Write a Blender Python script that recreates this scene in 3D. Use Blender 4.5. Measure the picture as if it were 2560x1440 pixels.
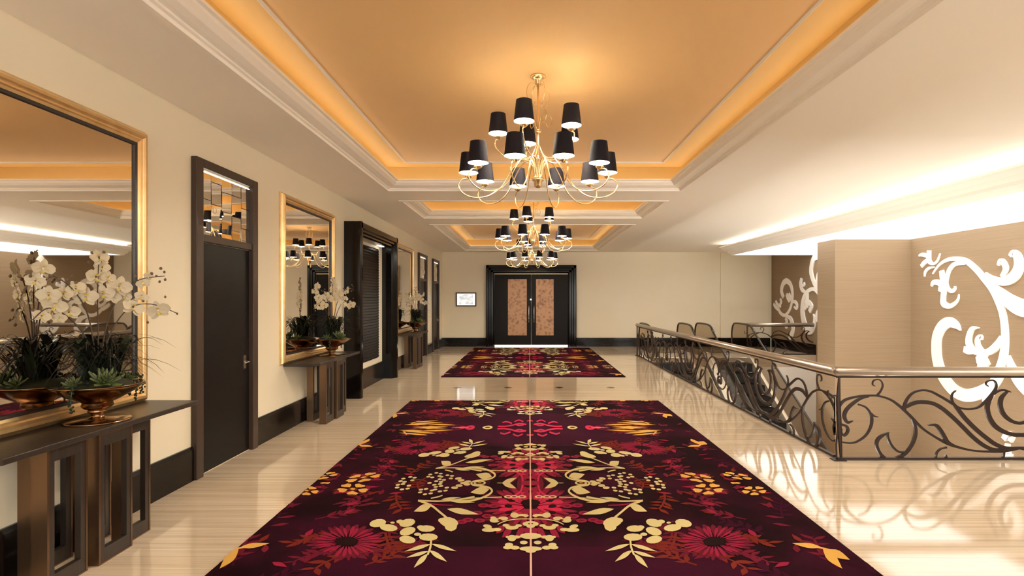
import bpy, math, random
from mathutils import Vector, Matrix
# ---------------------------------------------------------------- scene, camera, world, exposure
for _o in list(bpy.data.objects):
    bpy.data.objects.remove(_o, do_unlink=True)
S = bpy.context.scene
COL = S.collection
F, CX, CY, EYE = 1400.0, 1323.0, 750.0, 1.6          # focal length and vanishing point in pixels of a 2560x1440 frame, eye height
cam = bpy.data.cameras.new('camera')
cam.sensor_width = 36.0
cam.lens = 36.0 * F / 2560.0
cam.shift_x = -(CX - 1280.0) / 2560.0
cam.shift_y = (CY - 720.0) / 2560.0
cam.clip_start, cam.clip_end = 0.05, 200
camo = bpy.data.objects.new('camera', cam)
COL.objects.link(camo)
camo.location = (0, 0, EYE)
camo.rotation_euler = (math.pi / 2, 0, 0)
S.camera = camo
w = bpy.data.worlds.new('world')
S.world = w
w.use_nodes = True
w.node_tree.nodes['Background'].inputs[0].default_value = (1.0, 0.97, 0.90, 1)
w.node_tree.nodes['Background'].inputs[1].default_value = 1.7
S.view_settings.view_transform = 'Standard'
S.view_settings.look = 'None'
S.view_settings.gamma = 1.0
S.view_settings.use_curve_mapping = False
S.view_settings.exposure = 1.98
S.cycles.diffuse_bounces = 8
S.cycles.max_bounces = 16
# strengths of the lamps, the added lower-storey fill among them (used where each is built)
E_SOFFIT, E_COVE, E_TRAY, E_BULB, E_STRIP, E_LOWER = 0.85, 7.5, 2.7, 350.0, 1.0, 5.2

# ---------------------------------------------------------------- helpers
def lin(c):
    r = []
    for v in c[:3]:
        v = v / 255.0
        r.append(v / 12.92 if v <= 0.04045 else ((v + 0.055) / 1.055) ** 2.4)
    return (r[0], r[1], r[2], 1.0)

def px(x, y, depth):
    """point on the plane y = depth that is seen at pixel x, y"""
    return ((x - CX) / F * depth, depth, EYE + (CY - y) / F * depth)

def ground(x, y):
    d = F * EYE / (y - CY)
    return ((x - CX) / F * d, d)

def mat(name, c, rough=0.5, metal=0.0, spec=0.5, coat=0.0, emit=None, es=0.0, noise=None, bump=None):
    """noise = (scale xyz, second colour, contrast low, high); bump = (scale, strength)"""
    m = bpy.data.materials.new(name)
    m.use_nodes = True
    nt = m.node_tree
    b = nt.nodes['Principled BSDF']
    b.inputs['Base Color'].default_value = lin(c)
    b.inputs['Roughness'].default_value = rough
    b.inputs['Metallic'].default_value = metal
    b.inputs['Specular IOR Level'].default_value = spec
    if coat:
        b.inputs['Coat Weight'].default_value = coat
        b.inputs['Coat Roughness'].default_value = 0.05
    if emit:
        b.inputs['Emission Color'].default_value = lin(emit)
        b.inputs['Emission Strength'].default_value = es
    if noise or bump:
        tc = nt.nodes.new('ShaderNodeTexCoord')
    if noise:
        mp = nt.nodes.new('ShaderNodeMapping')
        mp.inputs['Scale'].default_value = noise[0]
        n = nt.nodes.new('ShaderNodeTexNoise')
        n.inputs['Scale'].default_value = 1.0
        n.inputs['Detail'].default_value = 4.0
        cr = nt.nodes.new('ShaderNodeValToRGB')
        cr.color_ramp.elements[0].position = noise[2]
        cr.color_ramp.elements[1].position = noise[3]
        cr.color_ramp.elements[0].color = lin(c)
        cr.color_ramp.elements[1].color = lin(noise[1])
        nt.links.new(tc.outputs['Object'], mp.inputs['Vector'])
        nt.links.new(mp.outputs['Vector'], n.inputs['Vector'])
        nt.links.new(n.outputs['Fac'], cr.inputs['Fac'])
        nt.links.new(cr.outputs['Color'], b.inputs['Base Color'])
    if bump:
        n2 = nt.nodes.new('ShaderNodeTexNoise')
        n2.inputs['Scale'].default_value = bump[0]
        bp = nt.nodes.new('ShaderNodeBump')
        bp.inputs['Strength'].default_value = bump[1]
        bp.inputs['Distance'].default_value = 0.01
        nt.links.new(tc.outputs['Object'], n2.inputs['Vector'])
        nt.links.new(n2.outputs['Fac'], bp.inputs['Height'])
        nt.links.new(bp.outputs['Normal'], b.inputs['Normal'])
    return m

def emitter(name, c, strength):
    m = bpy.data.materials.new(name)
    m.use_nodes = True
    nt = m.node_tree
    nt.nodes.remove(nt.nodes['Principled BSDF'])
    e = nt.nodes.new('ShaderNodeEmission')
    e.inputs[0].default_value = lin(c)
    e.inputs[1].default_value = strength
    nt.links.new(e.outputs[0], nt.nodes['Material Output'].inputs[0])
    return m

OFF = {}                                              # world offset of every Empty that parents parts
def wloc(o):
    v = Vector((0, 0, 0))
    while o is not None:
        v += o.location
        o = o.parent
    return v

def tag(o, label=None, cat=None, group=None, kind=None):
    if label: o['label'] = label
    if cat: o['category'] = cat
    if group: o['group'] = group
    if kind: o['kind'] = kind
    return o

def thing(name, label, cat, loc=(0, 0, 0), group=None, kind=None):
    o = bpy.data.objects.new(name, None)
    COL.objects.link(o)
    o.location = loc
    o.empty_display_size = 0.1
    return tag(o, label, cat, group, kind)

class MB:
    """collects faces in world coordinates; build() makes one mesh object"""
    def __init__(self):
        self.v, self.f, self.m, self.mats = [], [], [], []
    def add(self, vs, fs, mi=0):
        n = len(self.v)
        self.v += [tuple(p) for p in vs]
        self.f += [tuple(i + n for i in f) for f in fs]
        self.m += [mi] * len(fs)
        return self
    def box(self, x0, x1, y0, y1, z0, z1, mi=0):
        x0, x1 = min(x0, x1), max(x0, x1); y0, y1 = min(y0, y1), max(y0, y1); z0, z1 = min(z0, z1), max(z0, z1)
        return self.add([(x0, y0, z0), (x1, y0, z0), (x1, y1, z0), (x0, y1, z0), (x0, y0, z1), (x1, y0, z1), (x1, y1, z1), (x0, y1, z1)],
                        [(0, 3, 2, 1), (4, 5, 6, 7), (0, 1, 5, 4), (1, 2, 6, 5), (2, 3, 7, 6), (3, 0, 4, 7)], mi)
    def lathe(self, prof, n=24, c=(0, 0, 0), mi=0, close=False):
        vs, fs = [], []
        for r, z in prof:
            for k in range(n):
                a = 2 * math.pi * k / n
                vs.append((c[0] + r * math.cos(a), c[1] + r * math.sin(a), c[2] + z))
        for i in range(len(prof) - 1):
            for k in range(n):
                k2 = (k + 1) % n
                fs.append((i * n + k, i * n + k2, (i + 1) * n + k2, (i + 1) * n + k))
        if close:
            fs.append(tuple(reversed(range(n))))
            fs.append(tuple(range((len(prof) - 1) * n, len(prof) * n)))
        return self.add(vs, fs, mi)
    def tube(self, pts, r, n=6, mi=0, caps=True):
        pts = [Vector(p) for p in pts]
        rr = r if isinstance(r, (list, tuple)) else [r] * len(pts)
        vs, fs = [], []
        t0 = (pts[1] - pts[0]).normalized()
        ref = Vector((0, 0, 1)) if abs(t0.z) < 0.9 else Vector((1, 0, 0))
        u = (ref - t0 * ref.dot(t0)).normalized()
        for i, p in enumerate(pts):
            if i == 0: t = pts[1] - pts[0]
            elif i == len(pts) - 1: t = pts[-1] - pts[-2]
            else: t = pts[i + 1] - pts[i - 1]
            t.normalize()
            u = u - t * u.dot(t)
            if u.length < 1e-6: u = t.orthogonal()
            u.normalize()
            v = t.cross(u)
            for k in range(n):
                a = 2 * math.pi * k / n
                vs.append(p + (u * math.cos(a) + v * math.sin(a)) * rr[i])
        for i in range(len(pts) - 1):
            for k in range(n):
                k2 = (k + 1) % n
                fs.append((i * n + k, i * n + k2, (i + 1) * n + k2, (i + 1) * n + k))
        if caps:
            fs.append(tuple(reversed(range(n))))
            fs.append(tuple(range((len(pts) - 1) * n, len(pts) * n)))
        return self.add(vs, fs, mi)
    def extrude(self, prof, axis, a0, a1, mi=0, close=True):
        """closed 2D profile swept straight along axis 'x', 'y' or 'z'"""
        n = len(prof)
        def P(p, a):
            return {'x': (a, p[0], p[1]), 'y': (p[0], a, p[1]), 'z': (p[0], p[1], a)}[axis]
        vs = [P(p, a0) for p in prof] + [P(p, a1) for p in prof]
        fs = [(i, (i + 1) % n, n + (i + 1) % n, n + i) for i in range(n if close else n - 1)]
        if close:
            fs += [tuple(reversed(range(n))), tuple(range(n, 2 * n))]
        return self.add(vs, fs, mi)
    def build(self, name, mats, parent=None, smooth=False, bevel=0.0):
        me = bpy.data.meshes.new(name)
        off = wloc(parent) if parent is not None else Vector((0, 0, 0))
        me.from_pydata([(p[0] - off.x, p[1] - off.y, p[2] - off.z) for p in self.v], [], self.f)
        for mm in (mats if isinstance(mats, (list, tuple)) else [mats]):
            me.materials.append(mm)
        if any(self.m):
            me.polygons.foreach_set('material_index', self.m)
        if smooth:
            me.polygons.foreach_set('use_smooth', [True] * len(me.polygons))
        import bmesh
        bm = bmesh.new(); bm.from_mesh(me)
        if smooth != 'sheet':
            bmesh.ops.recalc_face_normals(bm, faces=bm.faces)
        bm.to_mesh(me); bm.free()
        me.update()
        o = bpy.data.objects.new(name, me)
        COL.objects.link(o)
        if parent is not None:
            o.parent = parent
        if bevel:
            md = o.modifiers.new('bevel', 'BEVEL')
            md.width = bevel; md.segments = 2; md.limit_method = 'ANGLE'
        return o

def box(name, x0, x1, y0, y1, z0, z1, m, parent=None, bevel=0.0):
    return MB().box(x0, x1, y0, y1, z0, z1).build(name, m, parent, bevel=bevel)

def structure(o, label, cat):
    return tag(o, label, cat, kind='structure')

def copy_tree(o, parent=None, share=True):
    c = o.copy()
    COL.objects.link(c)
    c.parent = parent
    for ch in [x for x in o.children]:
        copy_tree(ch, c)
    return c

def spline(pts, k=5):
    """Catmull-Rom through tuples of any length"""
    out = []
    n = len(pts)
    for i in range(n - 1):
        p0, p1, p2, p3 = pts[max(i - 1, 0)], pts[i], pts[i + 1], pts[min(i + 2, n - 1)]
        for j in range(k):
            t = j / k
            out.append(tuple(0.5 * (2 * b + (c - a) * t + (2 * a - 5 * b + 4 * c - d) * t * t + (3 * b - a - 3 * c + d) * t ** 3)
                             for a, b, c, d in zip(p0, p1, p2, p3)))
    out.append(tuple(pts[-1]))
    return out

def ribbon(mb, pts, place, th, k=5, wmin=0.004, d0=0.0):
    """flat bar of varying width: pts = (a, b, width); place(a, b, d) gives the world point, d in 0..th across the bar"""
    s = spline(pts, k)
    n = len(s)
    vs, fs = [], []
    for i, (a, b, wd) in enumerate(s):
        i0, i1 = max(i - 1, 0), min(i + 1, n - 1)
        ta, tb = s[i1][0] - s[i0][0], s[i1][1] - s[i0][1]
        L = math.hypot(ta, tb) or 1.0
        na, nb = -tb / L, ta / L
        h = max(wd, wmin) / 2
        for sg, d in ((1, d0), (-1, d0), (-1, th), (1, th)):
            vs.append(place(a + sg * na * h, b + sg * nb * h, d))
    for i in range(n - 1):
        for q in range(4):
            q2 = (q + 1) % 4
            fs.append((4 * i + q, 4 * i + q2, 4 * i + 4 + q2, 4 * i + 4 + q))
    fs += [(0, 3, 2, 1), (4 * n - 4, 4 * n - 3, 4 * n - 2, 4 * n - 1)]
    return mb.add(vs, fs)

# ---------------------------------------------------------------- materials
M = {}
M['cream'] = mat('cream_wall_paint', (232, 222, 199), 0.32, spec=0.35, noise=((0.6, 0.6, 0.6), (229, 219, 195), 0.4, 0.6))
M['brown'] = mat('taupe_wall_fabric', (147, 124, 97), 0.7, noise=((1.0, 1.0, 60.0), (140, 117, 90), 0.35, 0.65))
M['ceil'] = mat('ceiling_white', (248, 243, 234), 0.7)
M['mould'] = mat('moulding_white', (248, 243, 234), 0.45)
M['gold_ceil'] = mat('gold_leaf_ceiling', (238, 199, 145), 0.5, metal=0.0, spec=0.5, bump=(6.0, 0.05))
M['gold_band'] = mat('gold_ceiling_border', (234, 200, 134), 0.5)
M['black'] = mat('black_lacquer', (16, 12, 10), 0.12, spec=0.22)
M['base'] = mat('black_marble_baseboard', (20, 15, 12), 0.18, spec=0.2, noise=((3, 3, 9), (34, 25, 19), 0.5, 0.8))
M['door'] = mat('dark_bronze_door', (64, 50, 41), 0.4, spec=0.3)
M['leaf'] = mat('black_door_leaf', (20, 16, 15), 0.4, spec=0.12)
M['mirror'] = mat('mirror_silver', (226, 220, 210), 0.015, metal=1.0)
M['gilt'] = mat('gilt_frame', (236, 204, 150), 0.3, metal=0.85, noise=((9, 9, 9), (224, 188, 130), 0.4, 0.7))
M['gilt_dark'] = mat('dark_inner_frame', (40, 28, 20), 0.3)
M['table'] = mat('dark_stained_wood', (40, 32, 27), 0.38, noise=((4, 40, 4), (52, 42, 35), 0.4, 0.7))
M['bronze'] = mat('bronze_metal', (124, 98, 76), 0.3, metal=0.9)
M['bowl'] = mat('bowl_bronze', (136, 104, 72), 0.18, metal=1.0)
M['chrome'] = mat('chrome', (230, 226, 220), 0.12, metal=1.0)
M['brass'] = mat('champagne_brass', (236, 208, 160), 0.22, metal=0.9)
M['shade'] = mat('black_shade_fabric', (26, 22, 28), 0.75, spec=0.2)
M['shade_in'] = mat('white_shade_lining', (250, 244, 232), 0.8)
M['iron'] = mat('dark_wrought_iron', (44, 28, 21), 0.45, metal=0.0, spec=0.35)
M['rail'] = mat('pewter_handrail', (186, 176, 164), 0.3, metal=0.8)
M['white'] = mat('white_relief', (250, 244, 236), 0.5)
M['screenframe'] = mat('dark_bezel', (74, 62, 46), 0.4)
M['threshold'] = mat('white_marble_threshold', (250, 240, 230), 0.2)
M['esc_black'] = mat('escalator_black', (16, 13, 12), 0.5, spec=0.2, noise=((60, 2, 2), (28, 24, 21), 0.45, 0.55))
M['esc_metal'] = mat('escalator_skirt', (222, 214, 202), 0.25, metal=0.55)
M['rubber'] = mat('black_rubber', (52, 45, 38), 0.3)
M['green'] = mat('leaf_green', (34, 46, 24), 0.45)
M['darkgreen'] = mat('dark_leaf_green', (20, 24, 15), 0.45)
M['succulent'] = mat('succulent_green', (74, 92, 48), 0.5, noise=((20, 20, 20), (92, 100, 56), 0.4, 0.7))
M['petal'] = mat('orchid_petal', (192, 178, 150), 0.55)
M['lip'] = mat('orchid_lip', (206, 178, 84), 0.5)
M['bud'] = mat('orchid_bud', (96, 74, 52), 0.5)
M['stem'] = mat('orchid_stem', (62, 46, 32), 0.6)
M['moss'] = mat('moss', (44, 46, 24), 0.9, bump=(60, 0.6))
M['soffit'] = emitter('luminous_soffit', (255, 250, 242), E_SOFFIT)
M['cove'] = emitter('cove_lamp', (255, 248, 234), E_COVE)
M['tray'] = emitter('tray_lamp', (255, 240, 212), E_TRAY)
M['bulb'] = emitter('bulb_glow', (255, 246, 228), E_BULB)
M['strip'] = emitter('strip_lamp', (255, 244, 226), E_STRIP)
M['lower'] = emitter('lower_storey_fill', (255, 248, 236), E_LOWER)
M['under'] = emitter('lit_door_gap', (255, 238, 226), 0.45)

def glass_mat():
    m = bpy.data.materials.new('smoked_glass'); m.use_nodes = True
    nt = m.node_tree
    nt.nodes.remove(nt.nodes['Principled BSDF'])
    t = nt.nodes.new('ShaderNodeBsdfTransparent'); t.inputs[0].default_value = (0.74, 0.68, 0.60, 1)
    g = nt.nodes.new('ShaderNodeBsdfGlossy'); g.inputs['Roughness'].default_value = 0.03
    mx = nt.nodes.new('ShaderNodeMixShader')
    mx.inputs[0].default_value = 0.06; nt.links.new(t.outputs[0], mx.inputs[1]); nt.links.new(g.outputs[0], mx.inputs[2])
    nt.links.new(mx.outputs[0], nt.nodes['Material Output'].inputs[0])
    return m
M['glass'] = glass_mat()

def diffuser_mat():
    m = bpy.data.materials.new('added_diffuser'); m.use_nodes = True
    nt = m.node_tree
    nt.nodes.remove(nt.nodes['Principled BSDF'])
    t = nt.nodes.new('ShaderNodeBsdfTranslucent'); t.inputs[0].default_value = (0.98, 0.95, 0.86, 1)
    d = nt.nodes.new('ShaderNodeBsdfDiffuse'); d.inputs[0].default_value = (0.85, 0.82, 0.76, 1)
    mx = nt.nodes.new('ShaderNodeMixShader'); mx.inputs[0].default_value = 0.12
    nt.links.new(t.outputs[0], mx.inputs[1]); nt.links.new(d.outputs[0], mx.inputs[2])
    nt.links.new(mx.outputs[0], nt.nodes['Material Output'].inputs[0])
    return m
M['diffuser'] = diffuser_mat()

def floor_mat():
    m = bpy.data.materials.new('polished_travertine'); m.use_nodes = True
    nt = m.node_tree; N = nt.nodes.new; L = nt.links.new
    b = nt.nodes['Principled BSDF']
    tc = N('ShaderNodeTexCoord')
    mp = N('ShaderNodeMapping'); mp.inputs['Scale'].default_value = (0.55, 26.0, 1.0)
    n = N('ShaderNodeTexNoise'); n.inputs['Scale'].default_value = 1.0; n.inputs['Detail'].default_value = 6.0; n.inputs['Roughness'].default_value = 0.62
    cr = N('ShaderNodeValToRGB')
    e = cr.color_ramp.elements
    e[0].position, e[0].color = 0.30, lin((188, 167, 141))
    e[1].position, e[1].color = 0.62, lin((220, 204, 181))
    br = N('ShaderNodeTexBrick')
    br.inputs['Color1'].default_value = (1, 1, 1, 1); br.inputs['Color2'].default_value = (0.93, 0.92, 0.90, 1); br.inputs['Mortar'].default_value = (0.8, 0.78, 0.74, 1)
    br.inputs['Scale'].default_value = 1.0; br.inputs['Mortar Size'].default_value = 0.0012
    br.inputs['Brick Width'].default_value = 0.93; br.inputs['Row Height'].default_value = 0.93; br.offset = 0.0
    mx = N('ShaderNodeMix'); mx.data_type = 'RGBA'; mx.blend_type = 'MULTIPLY'; mx.inputs[0].default_value = 1.0
    L(tc.outputs['Object'], mp.inputs[0]); L(mp.outputs[0], n.inputs['Vector']); L(n.outputs['Fac'], cr.inputs[0])
    L(tc.outputs['Object'], br.inputs['Vector'])
    L(cr.outputs[0], mx.inputs[6]); L(br.outputs['Color'], mx.inputs[7]); L(mx.outputs[2], b.inputs['Base Color'])
    b.inputs['Roughness'].default_value = 0.07
    b.inputs['Specular IOR Level'].default_value = 0.6
    return m
M['floor'] = floor_mat()

def doorpanel_mat():
    m = bpy.data.materials.new('etched_copper_panel'); m.use_nodes = True
    nt = m.node_tree; N = nt.nodes.new; L = nt.links.new
    b = nt.nodes['Principled BSDF']
    tc = N('ShaderNodeTexCoord')
    v = N('ShaderNodeTexVoronoi'); v.inputs['Scale'].default_value = 11.0; v.feature = 'SMOOTH_F1'
    n = N('ShaderNodeTexNoise'); n.inputs['Scale'].default_value = 5.0; n.inputs['Detail'].default_value = 5.0
    ad = N('ShaderNodeMath'); ad.operation = 'ADD'
    cr = N('ShaderNodeValToRGB'); e = cr.color_ramp.elements
    e[0].position, e[0].color = 0.50, lin((116, 80, 60)); e[1].position, e[1].color = 1.0, lin((172, 130, 96))
    L(tc.outputs['Object'], v.inputs['Vector']); L(tc.outputs['Object'], n.inputs['Vector'])
    L(v.outputs['Distance'], ad.inputs[0]); L(n.outputs['Fac'], ad.inputs[1]); L(ad.outputs[0], cr.inputs[0]); L(cr.outputs[0], b.inputs['Base Color'])
    b.inputs['Roughness'].default_value = 0.38; b.inputs['Metallic'].default_value = 0.3
    return m
M['doorpanel'] = doorpanel_mat()
# ---------------------------------------------------------------- the room
XL, XR, YB, YF, ZC = -3.0, 8.35, -4.0, 19.3, 3.25      # left wall, right wall, wall behind the eye, far wall, ceiling
VX, VY0, VY1, ZLOW = 3.1, 5.6, 16.3, -4.5               # escalator void: left edge, near edge, far edge, lower storey
XS, ZS, YS = 5.99, 2.93, 16.5                            # luminous soffit: left edge, height, far end

# floor with the void left open
fb = MB()
for x0, x1, y0, y1 in ((XL, VX, YB, YF), (VX, XR, YB, VY0), (VX, XR, VY1, YF)):
    fb.box(x0, x1, y0, y1, -0.35, 0.0)
floor = structure(fb.build('floor', M['floor']), 'polished beige travertine floor with fine crosswise grain', 'floor')
inl = mat('brown_inlay', (96, 62, 36), 0.15)
for x in (1143, 1270, 1398, 1527):
    gx, gy = ground(x, 969)
    d = 0.085
    MB().add([(gx - d, gy, 0.0012), (gx, gy - d * 1.1, 0.0012), (gx + d, gy, 0.0012), (gx, gy + d * 1.1, 0.0012)], [(0, 1, 2, 3)]).build('inlay', inl, floor)
structure(box('floor_lower', VX - 0.2, XR, VY0 - 2, VY1 + 3, ZLOW - 0.2, ZLOW, M['floor']), 'pale floor of the storey below the escalators', 'floor')
vb = MB()
vb.box(VX - 0.15, VX, VY0, VY1, ZLOW, -0.35).box(VX, XR, VY1, VY1 + 0.15, ZLOW, -0.35).box(VX, XR, VY0 - 0.15, VY0, ZLOW, -0.35)
structure(vb.build('wall_void', M['mould']), 'pale walls lining the escalator opening below the floor', 'wall')

lw = thing('slab_fill', 'added fill light line, out of view under the floor edge, brightening void and ceiling', 'lamp', (VX, VY0, -0.6))  # unseen strips added to throw light up through the void
box('glow_strip', VX, VX + 0.02, VY0 + 0.3, VY1 - 0.3, -1.0, -0.5, M['lower'], lw)
box('glow_strip', VX + 0.4, XR - 0.4, VY0, VY0 + 0.02, -1.0, -0.5, M['lower'], lw)
structure(box('wall_left', XL - 0.15, XL, YB, YF + 0.15, 0, ZC, M['cream']), 'long cream wall carrying the gilt mirrors and dark doors', 'wall')
wf = structure(box('wall_far', XL, XR, YF, YF + 0.15, -0.35, ZC + 0.3, M['cream']), 'cream end wall around the double doors', 'wall')
box('pilaster', 6.58, 8.25, YF - 0.06, YF, 0.0, ZC, M['cream'], wf)
wb = MB()
wb.box(XL, XR, YB - 0.15, YB, 0, 0.25).box(XL, XR, YB - 0.15, YB, 3.0, ZC + 0.3)
WN = [XL + (XR - XL) * k / 6 for k in range(7)]
for x in WN:
    wb.box(max(x - 0.14, XL), min(x + 0.14, XR), YB - 0.15, YB, 0.25, 3.0)
structure(wb.build('wall_back', M['cream']), 'cream wall with tall added fill windows closing the hall opposite the double doors', 'wall')
for k in range(6):  # windows added behind the camera to fill the hall with daylight
    a, b = WN[k] + 0.14, WN[k + 1] - 0.14
    fm = MB()
    fm.box(a, a + 0.05, YB - 0.1, YB - 0.04, 0.25, 3.0).box(b - 0.05, b, YB - 0.1, YB - 0.04, 0.25, 3.0).box(a, b, YB - 0.1, YB - 0.04, 0.25, 0.30).box(a, b, YB - 0.1, YB - 0.04, 2.95, 3.0).box((a + b) / 2 - 0.02, (a + b) / 2 + 0.02, YB - 0.1, YB - 0.04, 0.3, 2.95)
    structure(fm.build('fill_window_%d' % (k + 1), M['door']), 'tall dark framed window added opposite the double doors for fill daylight', 'fill_window')['group'] = 'added fill windows'
structure(box('wall_right', XR, XR + 0.15, YB, YF + 0.15, ZLOW, ZC + 0.3, M['brown']), 'taupe wall behind the escalators with white scroll ornament', 'wall')
structure(box('wall_pier', 6.69, XR, 12.25, 13.0, ZLOW, ZS, M['brown']), 'plain taupe pier standing in front of the ornamented wall', 'wall')

# baseboards
ZBB = 0.30
segs = [(YB, 4.965), (6.09, 9.07), (11.63, 15.05), (16.25, 17.25), (18.4, YF)]
bl = MB()
for a, b in segs:
    bl.extrude([(XL, 0), (XL + 0.03, 0), (XL + 0.03, ZBB - 0.03), (XL + 0.018, ZBB), (XL, ZBB)], 'y', a, b)
structure(bl.build('baseboard_left', M['base']), 'tall black baseboard along the cream wall with mirrors', 'baseboard')
bf = MB()
for a, b in ((XL, -1.475), (1.613, 6.58)):
    bf.box(a, b, YF - 0.03, YF, 0, ZBB)
bf.box(6.56, 8.27, YF - 0.09, YF - 0.06, 0, ZBB)
structure(bf.build('baseboard_far', M['base']), 'tall black baseboard beside the double doors', 'baseboard')
structure(MB().box(XR - 0.03, XR, VY1, YF - 0.09, 0, ZBB).box(XR - 0.03, XR, YB, VY0, 0, ZBB).build('baseboard_right', M['base']), 'black baseboard below the white scrolls on the taupe wall', 'baseboard')

# ceiling with three tray bays
BX0, BX1 = -2.15, 2.30
BAYS = [(2.06, 8.46), (9.31, 11.30), (12.20, 18.60)]
cb = MB()
T = 0.12
cb.box(XL, BX0, YB, YF, ZC, ZC + T).box(BX1, XR, YB, YF, ZC, ZC + T)
ys = [YB] + [v for b in BAYS for v in b] + [YF]
for i in range(0, len(ys), 2):
    cb.box(BX0, BX1, ys[i], ys[i + 1], ZC, ZC + T)
structure(cb.build('ceiling', M['ceil']), 'flat off-white ceiling around the gold trays', 'ceiling')

def frame_sweep(mb, prof, x0, x1, y0, y1, mi=0):
    """profile (inset, z) swept round a rectangle"""
    rings = []
    for d, z in prof:
        rings.append([(x0 + d, y0 + d, z), (x1 - d, y0 + d, z), (x1 - d, y1 - d, z), (x0 + d, y1 - d, z)])
    n = len(prof)
    vs = [p for r in rings for p in r]
    fs = [(4 * i + k, 4 * i + (k + 1) % 4, 4 * i + 4 + (k + 1) % 4, 4 * i + 4 + k) for i in range(n - 1) for k in range(4)]
    mb.add(vs, fs, mi)

ZL, ZT = 3.384, 3.60
names = ['near long', 'short middle', 'far long']
for bi, (y0, y1) in enumerate(BAYS):
    mo = MB()
    frame_sweep(mo, [(-0.02, ZC + 0.1), (-0.02, ZC - 0.012), (0.035, ZC - 0.012), (0.04, ZC + 0.012), (0.06, ZC + 0.018), (0.066, ZC + 0.03), (0.10, ZC + 0.035), (0.15, ZC + 0.05), (0.185, ZC + 0.085),
                     (0.19, ZC + 0.11), (0.218, ZC + 0.112), (0.218, ZL), (0.185, ZL), (0.185, ZC + 0.125), (-0.02, ZC + 0.125)], BX0, BX1, y0, y1)
    structure(mo.build('trim_%d' % (bi + 1), M['mould']), 'white stepped moulding framing the %s gold ceiling tray' % names[bi], 'trim')
    tr = MB()
    # gold walls and the gold field, one thing: the tray
    frame_sweep(tr, [(0.02, ZC + 0.126), (0.02, ZT)], BX0, BX1, y0, y1, 0)
    d = 0.355
    frame_sweep(tr, [(0.02, ZT), (d, ZT)], BX0, BX1, y0, y1, 0)
    o = structure(tr.build('ceiling_tray', M['gold_band'], smooth='sheet'), 'yellow gold border of the %s ceiling tray' % names[bi], 'ceiling')
    MB().add([(BX0 + d, y0 + d, ZT), (BX1 - d, y0 + d, ZT), (BX1 - d, y1 - d, ZT), (BX0 + d, y1 - d, ZT)], [(0, 1, 2, 3)]).build('gold_field', M['gold_ceil'], o, smooth='sheet')
    tm = MB()
    frame_sweep(tm, [(d - 0.012, ZT), (d - 0.012, ZT - 0.012), (d, ZT - 0.022), (d + 0.014, ZT - 0.012), (d + 0.014, ZT)], BX0, BX1, y0, y1)
    tm.build('bead', M['mould'], o)
    ls = MB()
    frame_sweep(ls, [(0.024, ZC + 0.134), (0.024, ZC + 0.152)], BX0, BX1, y0, y1)
    tag(ls.build('cove_lamp', M['tray'], smooth='sheet'), 'warm lamp line hidden in the cove of the %s ceiling tray' % names[bi], 'cove lamp', 'lamp lines in the gold trays')

# dropped soffit over the void: stepped fascia, glowing panel, cove lamp above the fascia
sf = MB()
prof = [(XS, ZS), (XS, ZS - 0.012), (XS - 0.03, ZS - 0.012), (XS - 0.05, ZS + 0.02), (XS - 0.14, ZS + 0.055), (XS - 0.15, ZS + 0.10), (XS - 0.30, ZS + 0.14),
        (XS - 0.35, ZS + 0.19), (XS - 0.39, ZS + 0.20), (XS - 0.39, ZS + 0.235), (XS - 0.35, ZS + 0.235), (XS - 0.34, ZS + 0.215), (XS, ZS + 0.215)]
sf.extrude(prof, 'y', YB, YS)
sf.box(XS, XR, YS - 0.04, YS, ZS - 0.012, ZC)
structure(sf.build('trim_4', M['mould']), 'white stepped fascia edging the glowing soffit over the escalators', 'trim')
structure(box('ceiling_soffit', XS - 0.001, XR, YB, YS - 0.04, ZS, ZS + 0.02, M['soffit']), 'glowing white soffit above the escalators and taupe wall', 'ceiling')
tag(MB().box(XS - 0.10, XS - 0.08, YB, YS, ZS + 0.217, ZS + 0.30).build('cove_lamp', M['cove']), 'white lamp line on top of the soffit fascia', 'cove lamp')

# ---------------------------------------------------------------- doors on the left wall
def wy(x, X=XL):                                       # depth along a wall x = X of what is seen at pixel column x
    return X * F / (x - CX)

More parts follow.
